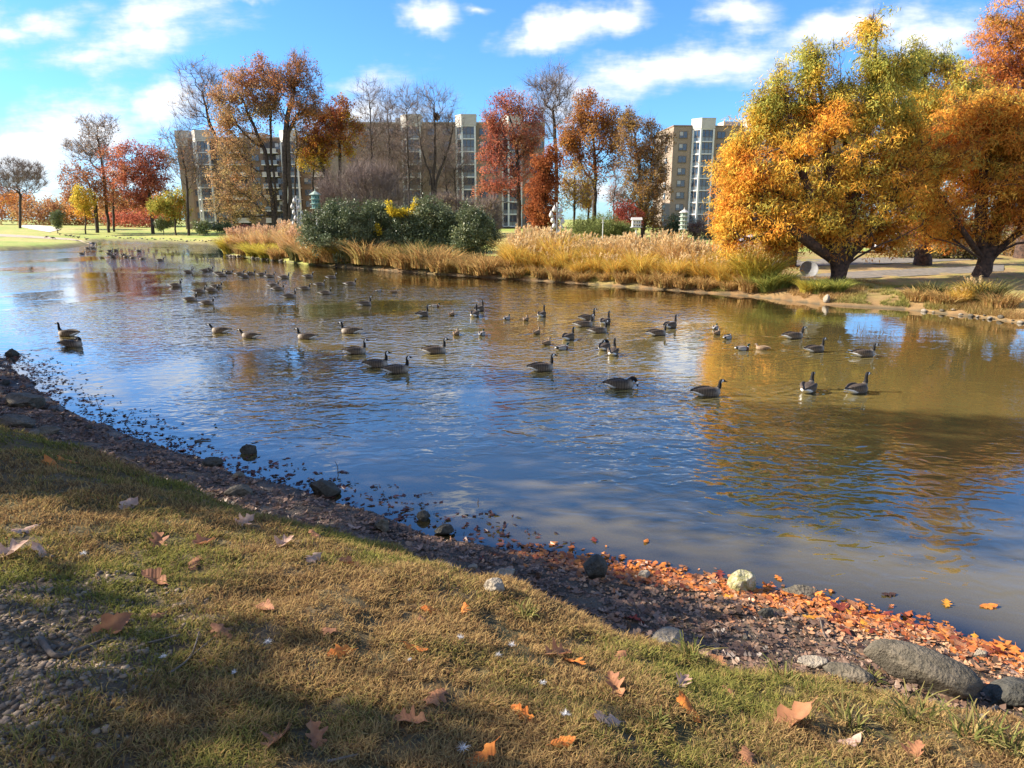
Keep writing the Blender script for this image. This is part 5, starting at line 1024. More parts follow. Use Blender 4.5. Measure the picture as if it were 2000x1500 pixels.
    a = m2.attributes.new('Col', 'FLOAT_COLOR', 'POINT'); cc = np.ones((len(P), 4), np.float32); cc[:, :3] = c; a.data.foreach_set('color', cc.ravel())
    m2.materials.clear(); m2.materials.append(M_BIRD); m2.polygons.foreach_set('use_smooth', [True] * len(m2.polygons)); m2.name = kind
    bb = MB(); v, f = tube_rings(resample(bill, 6), 8); bb.add(v, f); bm_ = bb.mesh('bill', M_BILLY if kind == 'drake' else M_BILL, True)
    eye = MB()
    for s in (-1, 1):
        c0 = e + hd * .052 + np.array([0, 0, .020]) + np.array([0, s * .030 * k, 0]); eye.lathe([(.001, -.006), (.006, 0), (.001, .006)], 6, tuple(c0))
    em = eye.mesh('eyes', M_DARK, True)
    lm = None
    if legs:
        lg = MB()
        for s in (-1, 1):
            lg.tube([(0, s * .06, 0), (-.015, s * .06, -.11), (.01, s * .06, -.235)], [.02, .012, .011], 6); lg.add([(-.01, s * .06, -.24), (.10, s * .06 - .045, -.245), (.11, s * .06, -.245), (.10, s * .06 + .045, -.245), (.0, s * .06, -.225)], [(0, 1, 4), (1, 2, 4), (2, 3, 4), (3, 0, 4)])
        lm = lg.mesh('legs', M_DARK)
    return m2, bm_, em, lm
BIRDS = {}; BIRD_POS = []
def bird(kind, pose, px, py, head, label, group, size=None, stand=False, sink=.055):
    """px, py: where the middle of the waterline (or the feet) shows; head: heading in degrees, 0 = right, 90 = away"""
    key = (kind, pose, stand)
    if key not in BIRDS: BIRDS[key] = bird_mesh(pose, kind, stand)
    me, bm_, em, lm = BIRDS[key]
    if stand:
        p = on_z(px, py, .55)
        for _ in range(4): p = on_z(px, py, G(p[0], p[1]))
        z = G(p[0], p[1])
    else: p = on_z(px, py, 0.0); z = 0
    s = size or (1.04 if kind == 'goose' else .66)
    s *= 0.94 + 0.12 * ((px * 7.3 + py * 3.1) % 1)
    o = empty({'goose': 'canada_goose', 'drake': 'mallard_drake', 'hen': 'mallard_hen'}[kind], (p[0], p[1], z + (.245 * s if stand else .022 * s)), math.radians(head)); o.scale = (s, s, s)
    if not stand: BIRD_POS.append((p[0], p[1], math.radians(head), s, kind))
    tag(o, label, 'goose' if kind == 'goose' else 'duck', group)
    link('body', me, o); link('bill', bm_, o); link('eyes', em, o)
    if lm: link('legs', lm, o)
GS = 'geese on the pond'; DK = 'ducks on the pond'; GL = 'geese on the left bank'
for row in (
    ('up', 134, 656, 178, 'goose facing left half hidden behind the resting goose near the left shore'), ('back', 140, 677, 4, 'resting goose with its head turned back near the left shore'),
    ('low', 432, 650, 172, 'pale brown goose swimming left, first of the left facing pair'), ('low', 490, 660, 170, 'pale brown goose following close behind another to the left'),
    ('mid', 600, 662, 175, 'goose facing left alone between the left facing pair and the upright one'), ('mid', 686, 651, 176, 'goose facing left with raised neck, rightmost of the left facing geese'),
    ('up', 694, 691, 8, 'goose facing right just left of the near overlapping pair'), ('up', 735, 717, 5, 'goose facing right, rear one of the near overlapping pair'), ('up', 775, 728, 8, 'goose facing right, front one of the near overlapping pair'),
    ('up', 849, 690, 8, 'goose facing right behind the near overlapping pair'), ('up', 1057, 724, 10, 'upright goose facing right alone in the middle foreground water'), ('down', 1210, 758, 3, 'goose with its head bowed to its breast in the near water'),
    ('mid', 1380, 773, 6, 'big near goose facing right at the edge of the blue water'), ('mid', 1578, 765, 55, 'near goose seen from behind with white rump, left of a similar one'), ('up', 1673, 767, 28, 'near goose with white rump at right, neck raised'),
    ('mid', 1549, 661, 8, 'goose facing right, topmost of the three at right'), ('up', 1591, 687, 14, 'goose with straight neck, middle of the three at right'), ('mid', 1686, 696, 4, 'low necked goose, rightmost on the pond'),
    ('up', 1309, 640, 40, 'goose heading away at right, behind a lower necked goose'), ('mid', 1283, 655, 12, 'low necked goose in front of one heading away'),
    ('up', 1197, 693, 74, 'pale goose seen from behind, front one of the close pair in the middle'), ('back', 1180, 683, 60, 'goose preening, rear one of the close pair in the middle'), ('up', 1168, 650, 8, 'goose facing right, front one of the cluster of four'), ('up', 1182, 633, 58, 'goose heading away at the right of the cluster of four'),
    ('up', 1140, 638, 6, 'goose facing right at the left of the cluster of four'), ('up', 1147, 625, 20, 'rearmost goose of the cluster of four'), ('mid', 1110, 663, 55, 'goose heading away alone left of the close pair in the middle'), ('up', 1058, 618, 68, 'goose heading away alone above the brown ducks'),
    ('up', 825, 618, 50, 'pale goose heading away beside a dark duck'), ('up', 927, 618, 78, 'pale goose from behind, front one of two nearly in line'), ('up', 936, 607, 60, 'darker goose, rear one of two nearly in line'), ('up', 712, 597, 30, 'small upright goose alone in the middle of the pond'),
    ('mid', 684, 557, 4, 'goose facing right followed by a bright wake'), ('mid', 647, 544, 8, 'goose near the far bank below the left holly'), ('mid', 602, 542, 4, 'goose near the far bank below the big tan grass'), ('mid', 595, 566, 8, 'goose third in the middle distance string'), ('mid', 624, 558, 6, 'goose above the one facing right in the middle distance string'),
    ('mid', 635, 575, 10, 'lower goose of the middle distance string'), ('up', 565, 582, 16, 'upright goose lowest in the middle distance string'), ('mid', 534, 560, 4, 'left goose of the overlapping middle distance pair'), ('mid', 543, 567, 6, 'right goose of the overlapping middle distance pair'), ('mid', 555, 544, 6, 'goose right of the far string near the bank'), ('mid', 527, 542, 6, 'goose in the far string below the point'), ('mid', 511, 538, 5, 'goose in the far string just below the grassy point'),
    ('up', 343, 560, 4, 'goose with upright neck alone at left of the dark group'), ('up', 372, 588, 6, 'goose lower left of the dark group'), ('mid', 389, 572, 8, 'goose left of centre in the dark group'), ('mid', 405, 595, 4, 'lowest goose of the dark group'), ('mid', 413, 570, 6, 'goose right of centre in the dark group'), ('mid', 423, 562, 10, 'topmost goose of the dark group'),
    ('mid', 367, 533, 15, 'pale goose at the left end of the far pale group'), ('mid', 400, 531, 30, 'pale upright goose second in the far pale group'), ('mid', 408, 529, 10, 'pale goose behind the second in the far pale group'), ('mid', 427, 536, 6, 'darker goose in the middle of the far pale group'), ('mid', 433, 540, 8, 'darker goose just below the middle of the far pale group'), ('low', 446, 534, 8, 'pale goose right of the middle of the far pale group'),
    ('mid', 468, 537, 6, 'dark goose leading the right half of the far pale group'), ('up', 477, 543, 40, 'pale goose lowest in the right half of the far pale group'), ('mid', 489, 537, 12, 'pale goose at the right end of the far pale group'),
    ('mid', 160, 497, 4, 'small dark goose alone near the left bank'), ('up', 215, 491, 20, 'small goose at the back of the tight far cluster'), ('mid', 213, 497, 2, 'small goose at the left of the tight far cluster'), ('up', 220, 502, 30, 'small goose at the front of the tight far cluster'), ('mid', 226, 490, 6, 'small goose at the right of the tight far cluster'), ('mid', 241, 499, 6, 'small goose leading right of the tight far cluster'),
    ('mid', 247, 503, 175, 'small goose facing left in the far line'), ('mid', 260, 505, 172, 'small pale goose second in the far line'), ('mid', 279, 507, 172, 'small pale goose at the right of the far line'), ('mid', 313, 510, 10, 'small dark goose trailing alone right of the far line'), ('mid', 271, 491, 4, 'small dark goose alone in the narrow channel'),
    ('mid', 171, 486, 0, 'small goose close under the left bank tip'), ('back', 181, 486, 20, 'small white rumped goose under the left bank tip')):
    bird('goose', row[0], row[1], row[2], row[3], row[4], GS)
for (kd, ps, px, py, hd_, lab) in (('drake', 'mid', 850, 600, 8, 'dark drake facing right beside the pale goose'), ('hen', 'mid', 882, 616, 70, 'small brown duck left of two geese in line'), ('drake', 'mid', 990, 624, 60, 'drake heading away in the middle of the pond'), ('hen', 'mid', 1027, 626, 75, 'brown duck right of the drake heading away'), ('hen', 'mid', 891, 654, 80, 'brown duck at the left of the near duck pair'), ('drake', 'mid', 941, 655, 75, 'drake at the right of the near duck pair'),
    ('hen', 'up', 1048, 652, 60, 'brown duck upper left of the heading away goose'), ('hen', 'up', 1067, 673, 50, 'brown duck left of the glossy drake'), ('drake', 'mid', 1098, 683, 30, 'glossy headed drake with white sides in the middle'), ('drake', 'mid', 1397, 643, 60, 'drake behind a brown duck at right'), ('hen', 'mid', 1400, 653, 50, 'brown duck in front of a drake at right'), ('drake', 'back', 1421, 662, 40, 'white sided drake preening at right'), ('drake', 'mid', 1450, 684, 8, 'dark drake facing right near the brown duck'), ('hen', 'mid', 1489, 683, 150, 'brown duck facing away right of the dark drake'),
    ('drake', 'mid', 740, 570, 60, 'drake in the bright wake near the far bank'), ('hen', 'mid', 769, 572, 40, 'brown duck right of the drake in the bright wake')):
    bird(kd, ps, px, py, hd_, lab, DK)
for i, (ps, px, py, hd_, lab) in enumerate((('graze', 92, 465.5, 170, 'goose grazing at the left end of the bank row'), ('graze', 103, 467.5, 10, 'goose grazing second on the bank, lower than its neighbours'), ('up', 118, 462, 160, 'goose standing upright on the bank'), ('graze', 129, 463, 20, 'goose grazing right of the upright one'), ('mid', 138, 464, 0, 'goose standing in the middle of the bank row'), ('graze', 145, 465, 170, 'goose grazing with its back to the pond'), ('mid', 153, 466.5, 10, 'goose standing at the right of the bank row'), ('mid', 170, 470.5, 175, 'goose standing down the bank slope'), ('graze', 182, 473.5, 10, 'goose grazing near the bank tip'), ('mid', 190, 475.5, 0, 'goose standing at the very tip of the bank'))):
    bird('goose', ps, px, py, hd_, lab, GL, stand=True)

build_water()
# ------------------------------------------------------------------ foreground: stones, leaves, sticks, grass
def hit(px, py, lift=0.0):
    """ground (or water) point seen at a photograph pixel"""
    d = ray(px, py); o = np.array([0, 0, H]); lo, hi = 0.5, 200.0
    ts = np.geomspace(1.2, 160, 400); P = o + d * ts[:, None]; z = np.maximum(terrain(P[:, :2])[0], 0); k = np.where(P[:, 2] < z)[0]
    i = k[0] if len(k) else len(ts) - 1
    lo, hi = ts[i - 1], ts[i]
    for _ in range(14):
        m = (lo + hi) / 2; p = o + d * m
        if p[2] < max(terrain([p[:2]])[0][0], 0): hi = m
        else: lo = m
    return o + d * hi
def rockmat(name, a, b, moss=None):
    m, nt, out = nmat(name); N = nt.nodes.new; L = nt.links.new; bs = N('ShaderNodeBsdfPrincipled'); bs.inputs['Roughness'].default_value = .85; bs.inputs['Specular IOR Level'].default_value = .25
    tc = N('ShaderNodeTexCoord'); n = N('ShaderNodeTexNoise'); n.inputs['Scale'].default_value = 9; n.inputs['Detail'].default_value = 8; n.inputs['Roughness'].default_value = .7; L(tc.outputs['Object'], n.inputs['Vector'])
    cr = N('ShaderNodeValToRGB'); cr.color_ramp.elements[0].position = .32; cr.color_ramp.elements[0].color = (*b, 1); cr.color_ramp.elements[1].position = .62; cr.color_ramp.elements[1].color = (*a, 1)
    if moss: e = cr.color_ramp.elements.new(.42); e.color = (*moss, 1)
    L(n.outputs['Fac'], cr.inputs[0]); L(cr.outputs[0], bs.inputs['Base Color'])
    n2 = N('ShaderNodeTexNoise'); n2.inputs['Scale'].default_value = 34; n2.inputs['Detail'].default_value = 6; L(tc.outputs['Object'], n2.inputs['Vector'])
    vo = N('ShaderNodeTexVoronoi'); vo.feature = 'DISTANCE_TO_EDGE'; vo.inputs['Scale'].default_value = 1.3; nd_ = N('ShaderNodeVectorMath'); nd_.operation = 'MULTIPLY_ADD'; nd_.inputs[1].default_value = (.55, .55, .55); L(n.outputs['Color'], nd_.inputs[0]); L(tc.outputs['Object'], nd_.inputs[2]); L(nd_.outputs[0], vo.inputs['Vector']); cm = N('ShaderNodeMath'); cm.operation = 'MINIMUM'; cm.inputs[1].default_value = .05; L(vo.outputs['Distance'], cm.inputs[0]); c8 = N('ShaderNodeMath'); c8.operation = 'MULTIPLY'; c8.inputs[1].default_value = 6; L(cm.outputs[0], c8.inputs[0]); a0 = N('ShaderNodeMath'); a0.operation = 'ADD'; L(n.outputs['Fac'], a0.inputs[0]); L(c8.outputs[0], a0.inputs[1])
    ad = N('ShaderNodeMath'); ad.operation = 'ADD'; L(a0.outputs[0], ad.inputs[0]); L(n2.outputs['Fac'], ad.inputs[1])
    bp = N('ShaderNodeBump'); bp.inputs['Distance'].default_value = .025; L(ad.outputs[0], bp.inputs['Height']); L(bp.outputs[0], bs.inputs['Normal']); L(bs.outputs[0], out.inputs[0]); return m
M_RPALE = rockmat('pale_rock', (0.52, 0.46, 0.32), (0.30, 0.25, 0.15), (0.24, 0.22, 0.08)); M_RGREY = rockmat('grey_rock', (0.17, 0.14, 0.10), (0.06, 0.05, 0.038), (0.095, 0.082, 0.058)); M_RDARK = rockmat('dark_wet_rock', (0.085, 0.08, 0.065), (0.04, 0.038, 0.03))
M_RTAN = rockmat('tan_rock', (0.34, 0.29, 0.22), (0.20, 0.165, 0.12))
def rock_mesh(name, seed, sub, dims, mat, rough=.22, facets=11):
    rng = np.random.default_rng(seed); bm = bmesh.new(); bmesh.ops.create_icosphere(bm, subdivisions=sub, radius=1.0)
    P = np.array([v.co for v in bm.verts])
    for _ in range(facets):
        d = rng.normal(0, 1, 3); d /= np.linalg.norm(d); h = .58 + .30 * rng.random(); k = P @ d; ex = np.maximum(k - h, 0); P -= ex[:, None] * d * .9
    nrm = P / np.linalg.norm(P, axis=1)[:, None]
    P = P + nrm * ((fbm(P + seed * 7.1, 1.6, seed, 5) - .5) * rough * 2)[:, None]
    P *= np.asarray(dims)
    for v, p in zip(bm.verts, P): v.co = p
    me = bpy.data.meshes.new(name); bm.to_mesh(me); bm.free(); me.materials.append(mat); me.polygons.foreach_set('use_smooth', [True] * len(me.polygons)); return me
def stone(name, label, px, py, dims, mat, seed, rz=0, sink=.25, tilt=0, rough=.22, group='stones on the muddy bank', sub=5):
    p = hit(px, py); o = link(name, rock_mesh(name, seed, sub, dims, mat, rough), None, (p[0], p[1], p[2] + dims[2] * (1 - 2 * sink))); o.rotation_euler = (0, math.radians(tilt), math.radians(rz)); tag(o, label, 'rock', group); return o
stone('rock', 'pale sunlit rock among orange leaves at the waterline', 1448, 1152, (.175, .13, .15), M_RPALE, 3, 20, .18, -18, .26)
stone('boulder', 'long grey boulder half sunk in the mud, largest stone', 1795, 1335, (.48, .20, .20), M_RGREY, 5, -24, .22, 9, .10, sub=5)
stone('rock', 'dark upright rounded stone in the dark mud', 1160, 1130, (.15, .13, .17), M_RDARK, 7, 0, .15, 6, .12)
stone('rock', 'pale angular stone at the edge of the grass', 1305, 1262, (.15, .11, .11), M_RTAN, 9, 10, .2, 0, .2)
stone('rock', 'flat tan stone in the middle of the mud', 984, 1126, (.13, .09, .07), M_RTAN, 11, 0, .2)
stone('rock', 'dark block of stone at the water edge in the middle', 634, 964, (.24, .17, .15), M_RDARK, 13, -12, .2, 8, .16)
stone('rock', 'dark stone alone in the shallow water', 487, 884, (.15, .11, .10), M_RDARK, 15, 30, .25)
stone('rock', 'brown stone lying flat in the mud left of the dark block', 468, 968, (.22, .15, .10), M_RGREY, 17, 20, .25)
stone('rock', 'dark stone in the mud near the standing twigs', 410, 908, (.20, .14, .09), M_RDARK, 19, 0, .25)
stone('rock', 'dark rounded stone in the mud below the shallow water', 868, 1042, (.14, .10, .08), M_RDARK, 21, 0, .2)
stone('rock', 'grey stone standing at the top of the mud', 748, 1036, (.11, .10, .10), M_RGREY, 23, 0, .2, 10)
stone('rock', 'small dark stone touching the water in the middle', 828, 1014, (.10, .08, .08), M_RDARK, 25, 0, .2)
stone('rock', 'peaked dark stone alone in the water by the left shore', 24, 695, (.22, .16, .17), M_RDARK, 27, 0, .3, 0, .2)
stone('rock', 'brown lump of stone on the far left mud', 45, 790, (.55, .34, .20), M_RGREY, 29, -20, .3)
stone('rock', 'grey brown stone beside the far left grass', 25, 832, (.50, .26, .18), M_RGREY, 31, -10, .3)
stone('rock', 'flat brown stone in the left mud', 92, 848, (.26, .18, .11), M_RGREY, 33, 0, .3)
stone('rock', 'low dark stone under the water off the pale sunlit rock', 1558, 1156, (.20, .12, .07), M_RGREY, 35, -10, .45)
stone('rock', 'small green grey stone in front of the pale sunlit rock', 1495, 1204, (.075, .06, .06), M_RDARK, 37, 0, .2)
stone('rock', 'small tan stone left of the pale sunlit rock', 1257, 1128, (.08, .06, .06), M_RTAN, 39, 0, .2)
stone('rock', 'flat slab of stone left of the long boulder', 1590, 1300, (.16, .07, .05), M_RTAN, 41, -12, .25)
stone('rock', 'layered grey slab against the long boulder', 1650, 1318, (.22, .09, .06), M_RGREY, 43, -25, .25)
stone('rock', 'mossy lump at the bottom right corner', 1975, 1372, (.26, .18, .14), M_RDARK, 45, 0, .3)
stone('rock', 'small pale stone near the right edge by the leaves', 1915, 1283, (.07, .05, .05), M_RTAN, 47, 0, .2)
stone('rock', 'small tan pebble stone next to the flat tan stone', 925, 1112, (.06, .05, .045), M_RTAN, 49, 0, .2)
stone('rock', 'tan stone just above the flat middle stone', 966, 1152, (.07, .06, .05), M_RTAN, 51, 0, .2)
# stones edging the far shores
rr = np.random.default_rng(77); RM = [rock_mesh('shore_stone', 60 + i, 2, (.32, .26, .2), (M_RTAN, M_RGREY, M_RTAN)[i % 3], .2, 4) for i in range(5)]
def shore_stones(px0, px1, n, label, ylo, yhi, sc):
    for i in range(n):
        px = px0 + (px1 - px0) * (i + rr.random() * .8) / n
        xs = [p[0] for p in FAR_PX][::-1]; 
        py = np.interp(px, [p[0] for p in sorted(FAR_PX[:21])], [p[1] for p in sorted(FAR_PX[:21])]) if px > 440 else np.interp(px, [210, 250, 300, 350, 390, 440], [470, 471, 473, 475, 477, 479])
        p = on_z(px, py - ylo - (yhi - ylo) * rr.random()); o = link('shore_stone', RM[int(rr.integers(5))], None, (p[0], p[1], max(G(p[0], p[1]), 0) + .04)); s = sc * (.5 + .9 * rr.random()); o.scale = (s, s, s); o.rotation_euler = (0, 0, rr.random() * 6.28)
        tag(o, label, 'stone', 'stones edging the far shore')
shore_stones(205, 440, 40, 'small stone in the stony edge of the mown lawn', 0.6, 1.8, .62)
shore_stones(440, 560, 26, 'pale stone in the stony edge of the grassy point', -.4, 1.0, .6)
shore_stones(1800, 2000, 12, 'tan stone at the foot of the right bank', -.8, 1.5, .34)
stone('shore_stone', 'pale upright stone below the cypress trunk at the far waterline', 1615, 589, (.2, .17, .24), M_RTAN, 70, 0, .25, 0, .2, 'stones edging the far shore', 3)

MS = [rock_mesh('small_stone', 160 + i, 3, (1, .8, .62), (M_RGREY, M_RTAN, M_RDARK, M_RTAN)[i % 4], .24, 9) for i in range(6)]
def mud_stones():
    r2 = np.random.default_rng(41); q = np.array(zl(NEAR_PX)); sg = np.linalg.norm(np.diff(q, axis=0), axis=1); cm_ = np.concatenate([[0], np.cumsum(sg)])
    made = 0
    while made < 84:
        t = cm_[-1] * r2.random(); p = np.array([np.interp(t, cm_, q[:, 0]), np.interp(t, cm_, q[:, 1])]) + np.array([-.55, -.83]) * (-.5 + 3.2 * r2.random()); zz, s_, n_, mu, dg_ = terrain([p])
        if not (mu[0] or -.7 < s_[0] < 0): continue
        k = .022 + .075 * r2.random() ** 2.4 * (1 + .6 * (p[0] < -3)); o = link('small_stone', MS[int(r2.integers(6))], None, (p[0], p[1], zz[0] + k * .2)); o.scale = (k, k, k); o.rotation_euler = (r2.normal(0, .2), r2.normal(0, .2), r2.random() * 6.28); made += 1
        tag(o, 'small stone awash at the near waterline' if s_[0] < .12 else 'small stone scattered over the near muddy bank', 'stone', 'small stones on the near mud')
mud_stones()
# oak leaves
OAKS = ([(-.50, .012), (-.40, .07), (-.33, .17), (-.27, .19), (-.21, .11), (-.13, .11), (-.07, .24), (.00, .32), (.05, .27), (.06, .14), (.14, .12), (.20, .20), (.28, .23), (.30, .15), (.31, .09), (.38, .09), (.44, .08), (.50, .004)],
        [(-.50, .012), (-.38, .10), (-.30, .21), (-.21, .22), (-.16, .13), (-.07, .13), (.00, .28), (.08, .33), (.11, .22), (.13, .13), (.21, .11), (.27, .17), (.34, .16), (.36, .09), (.42, .06), (.50, .004)],
        [(-.50, .012), (-.40, .11), (-.28, .21), (-.18, .19), (-.12, .16), (-.04, .26), (.08, .29), (.14, .21), (.18, .17), (.25, .19), (.32, .16), (.37, .10), (.43, .06), (.50, .004)])
def oak_leaf(seed, shape=0, L=1.0):
    """red oak outline: deep sinuses, pointed lobes; midrib, half way line and edge on both sides"""
    rng = np.random.default_rng(seed); O = np.array(OAKS[shape % 3]); n = len(O); c1, c2, c3 = np.clip(rng.normal(0, .36, 3), -.5, .5); xm = np.maximum.accumulate(O[:, 0] * .9 - .05); V = []; k = rng.normal(0, .08)
    for i in range(n):
        for s in (1, 0.5, 0, -.5, -1):
            w = O[i] * (1 + .10 * rng.normal(0, .5)); x = xm[i] * (1 - abs(s)) + w[0] * abs(s); y = w[1] * s + k * (x + .5) ** 2; r = w[1] * abs(s)
            z = .26 * c1 * (2 * x) ** 2 + .14 * c3 * math.sin(3.2 * x) + (abs(c2) + .18) * (2.0 if c2 > 0 else -1.5) * r * r * 2 + .02 * math.sin(11 * x + 9 * y) + (-.012 if s == 0 else 0)
            V.append((x, y, z))
    V = np.array(V) * L; f = np.array([[i * 5 + k, (i + 1) * 5 + k, (i + 1) * 5 + k + 1, i * 5 + k + 1] for i in range(n - 1) for k in range(4)])
    b = len(V); e = V[2]; st = np.array([e + [0, .008, 0], e + [0, -.008, 0], e + [-.17, -.006, .03], e + [-.17, .006, .03]])
    return np.concatenate([V, st]), np.concatenate([f, [[b, b + 1, b + 2, b + 3]]])
def leafobj_mat(name, a, b):
    m, nt, out = nmat(name); N = nt.nodes.new; L = nt.links.new; tc = N('ShaderNodeTexCoord'); n = N('ShaderNodeTexNoise'); n.inputs['Scale'].default_value = 4; n.inputs['Detail'].default_value = 6; L(tc.outputs['Object'], n.inputs['Vector'])
    mx = N('ShaderNodeMix'); mx.data_type = 'RGBA'; mx.inputs['A'].default_value = (*a, 1); mx.inputs['B'].default_value = (*b, 1); mr = N('ShaderNodeMapRange'); mr.inputs['From Min'].default_value = .35; mr.inputs['From Max'].default_value = .65; L(n.outputs['Fac'], mr.inputs['Value']); L(mr.outputs[0], mx.inputs['Factor'])
    sp = N('ShaderNodeSeparateXYZ'); L(tc.outputs['Object'], sp.inputs[0]); ab = N('ShaderNodeMath'); ab.operation = 'ABSOLUTE'; L(sp.outputs['Y'], ab.inputs[0])
    w = N('ShaderNodeTexWave'); w.inputs['Scale'].default_value = 2.4; w.inputs['Distortion'].default_value = 0; ad = N('ShaderNodeVectorMath'); ad.operation = 'ADD'; cb = N('ShaderNodeCombineXYZ'); L(sp.outputs['X'], cb.inputs[0]); ml = N('ShaderNodeMath'); ml.operation = 'MULTIPLY_ADD'; ml.inputs[1].default_value = -.9; L(ab.outputs[0], ml.inputs[0]); L(sp.outputs['X'], ml.inputs[2]); c2 = N('ShaderNodeCombineXYZ'); L(ml.outputs[0], c2.inputs[0]); L(c2.outputs[0], w.inputs['Vector'])
    b_ = N('ShaderNodeBsdfPrincipled'); b_.inputs['Roughness'].default_value = .7; b_.inputs['Specular IOR Level'].default_value = .2; L(mx.outputs['Result'], b_.inputs['Base Color'])
    bp = N('ShaderNodeBump'); bp.inputs['Distance'].default_value = .0012; bp.inputs['Strength'].default_value = .8; L(w.outputs['Fac'], bp.inputs['Height']); L(bp.outputs[0], b_.inputs['Normal'])
    t = N('ShaderNodeBsdfTranslucent'); L(mx.outputs['Result'], t.inputs[0]); ms = N('ShaderNodeMixShader'); ms.inputs[0].default_value = .22; L(b_.outputs[0], ms.inputs[1]); L(t.outputs[0], ms.inputs[2]); L(ms.outputs[0], out.inputs[0]); return m
LM = {'brown': leafobj_mat('brown_oak_leaf', (0.40, 0.185, 0.085), (0.26, 0.115, 0.06)), 'orange': leafobj_mat('orange_oak_leaf', (0.68, 0.24, 0.045), (0.52, 0.15, 0.035)), 'pale': leafobj_mat('pale_oak_leaf', (0.52, 0.36, 0.27), (0.36, 0.22, 0.16)), 'dark': leafobj_mat('dark_wet_leaf', (0.09, 0.045, 0.035), (0.05, 0.03, 0.025)), 'yellow': leafobj_mat('yellow_leaf', (0.62, 0.32, 0.04), (0.5, 0.2, 0.03)), 'red': leafobj_mat('dark_red_leaf', (0.24, 0.05, 0.03), (0.14, 0.03, 0.025))}
LV = {k: [] for k in LM}
for k in LM:
    for i in range(4):
        v, f = oak_leaf(400 + i * 13 + len(k), i); LV[k].append(mesh('oak_leaf', v, [f], [LM[k]], smooth=True))
lr = np.random.default_rng(17)
def terrain_normal(x, y):
    e = .06; P = [(x - e, y), (x + e, y), (x, y - e), (x, y + e)]; z = np.maximum(terrain(P)[0], 0); return Vector((-(z[1] - z[0]) / (2 * e), -(z[3] - z[2]) / (2 * e), 1)).normalized()
def fallen(kind, px, py, size, label, group=None, rz=None, lift=.012, tilt=.22, p=None, flat=False, face=0.0):
    p = hit(px, py) if p is None else p; i = int(lr.integers(4)); o = link('oak_leaf', LV[kind][i], None, (p[0], p[1], p[2] + lift)); rz = lr.random() * 6.28 if rz is None else math.radians(rz)
    n = Vector((0, 0, 1)) if flat else (terrain_normal(p[0], p[1]) + Vector(lr.normal(0, tilt, 3)) * .8 + Vector((-p[0], -p[1], 0)).normalized() * face).normalized()
    o.rotation_mode = 'QUATERNION'; o.rotation_quaternion = Vector((0, 0, 1)).rotation_difference(n) @ Matrix.Rotation(rz, 3, 'Z').to_quaternion(); o.scale = (size, size, size * (.35 if flat else 1)); tag(o, label, 'leaf', group); return o
g1 = 'oak leaves on the grass'
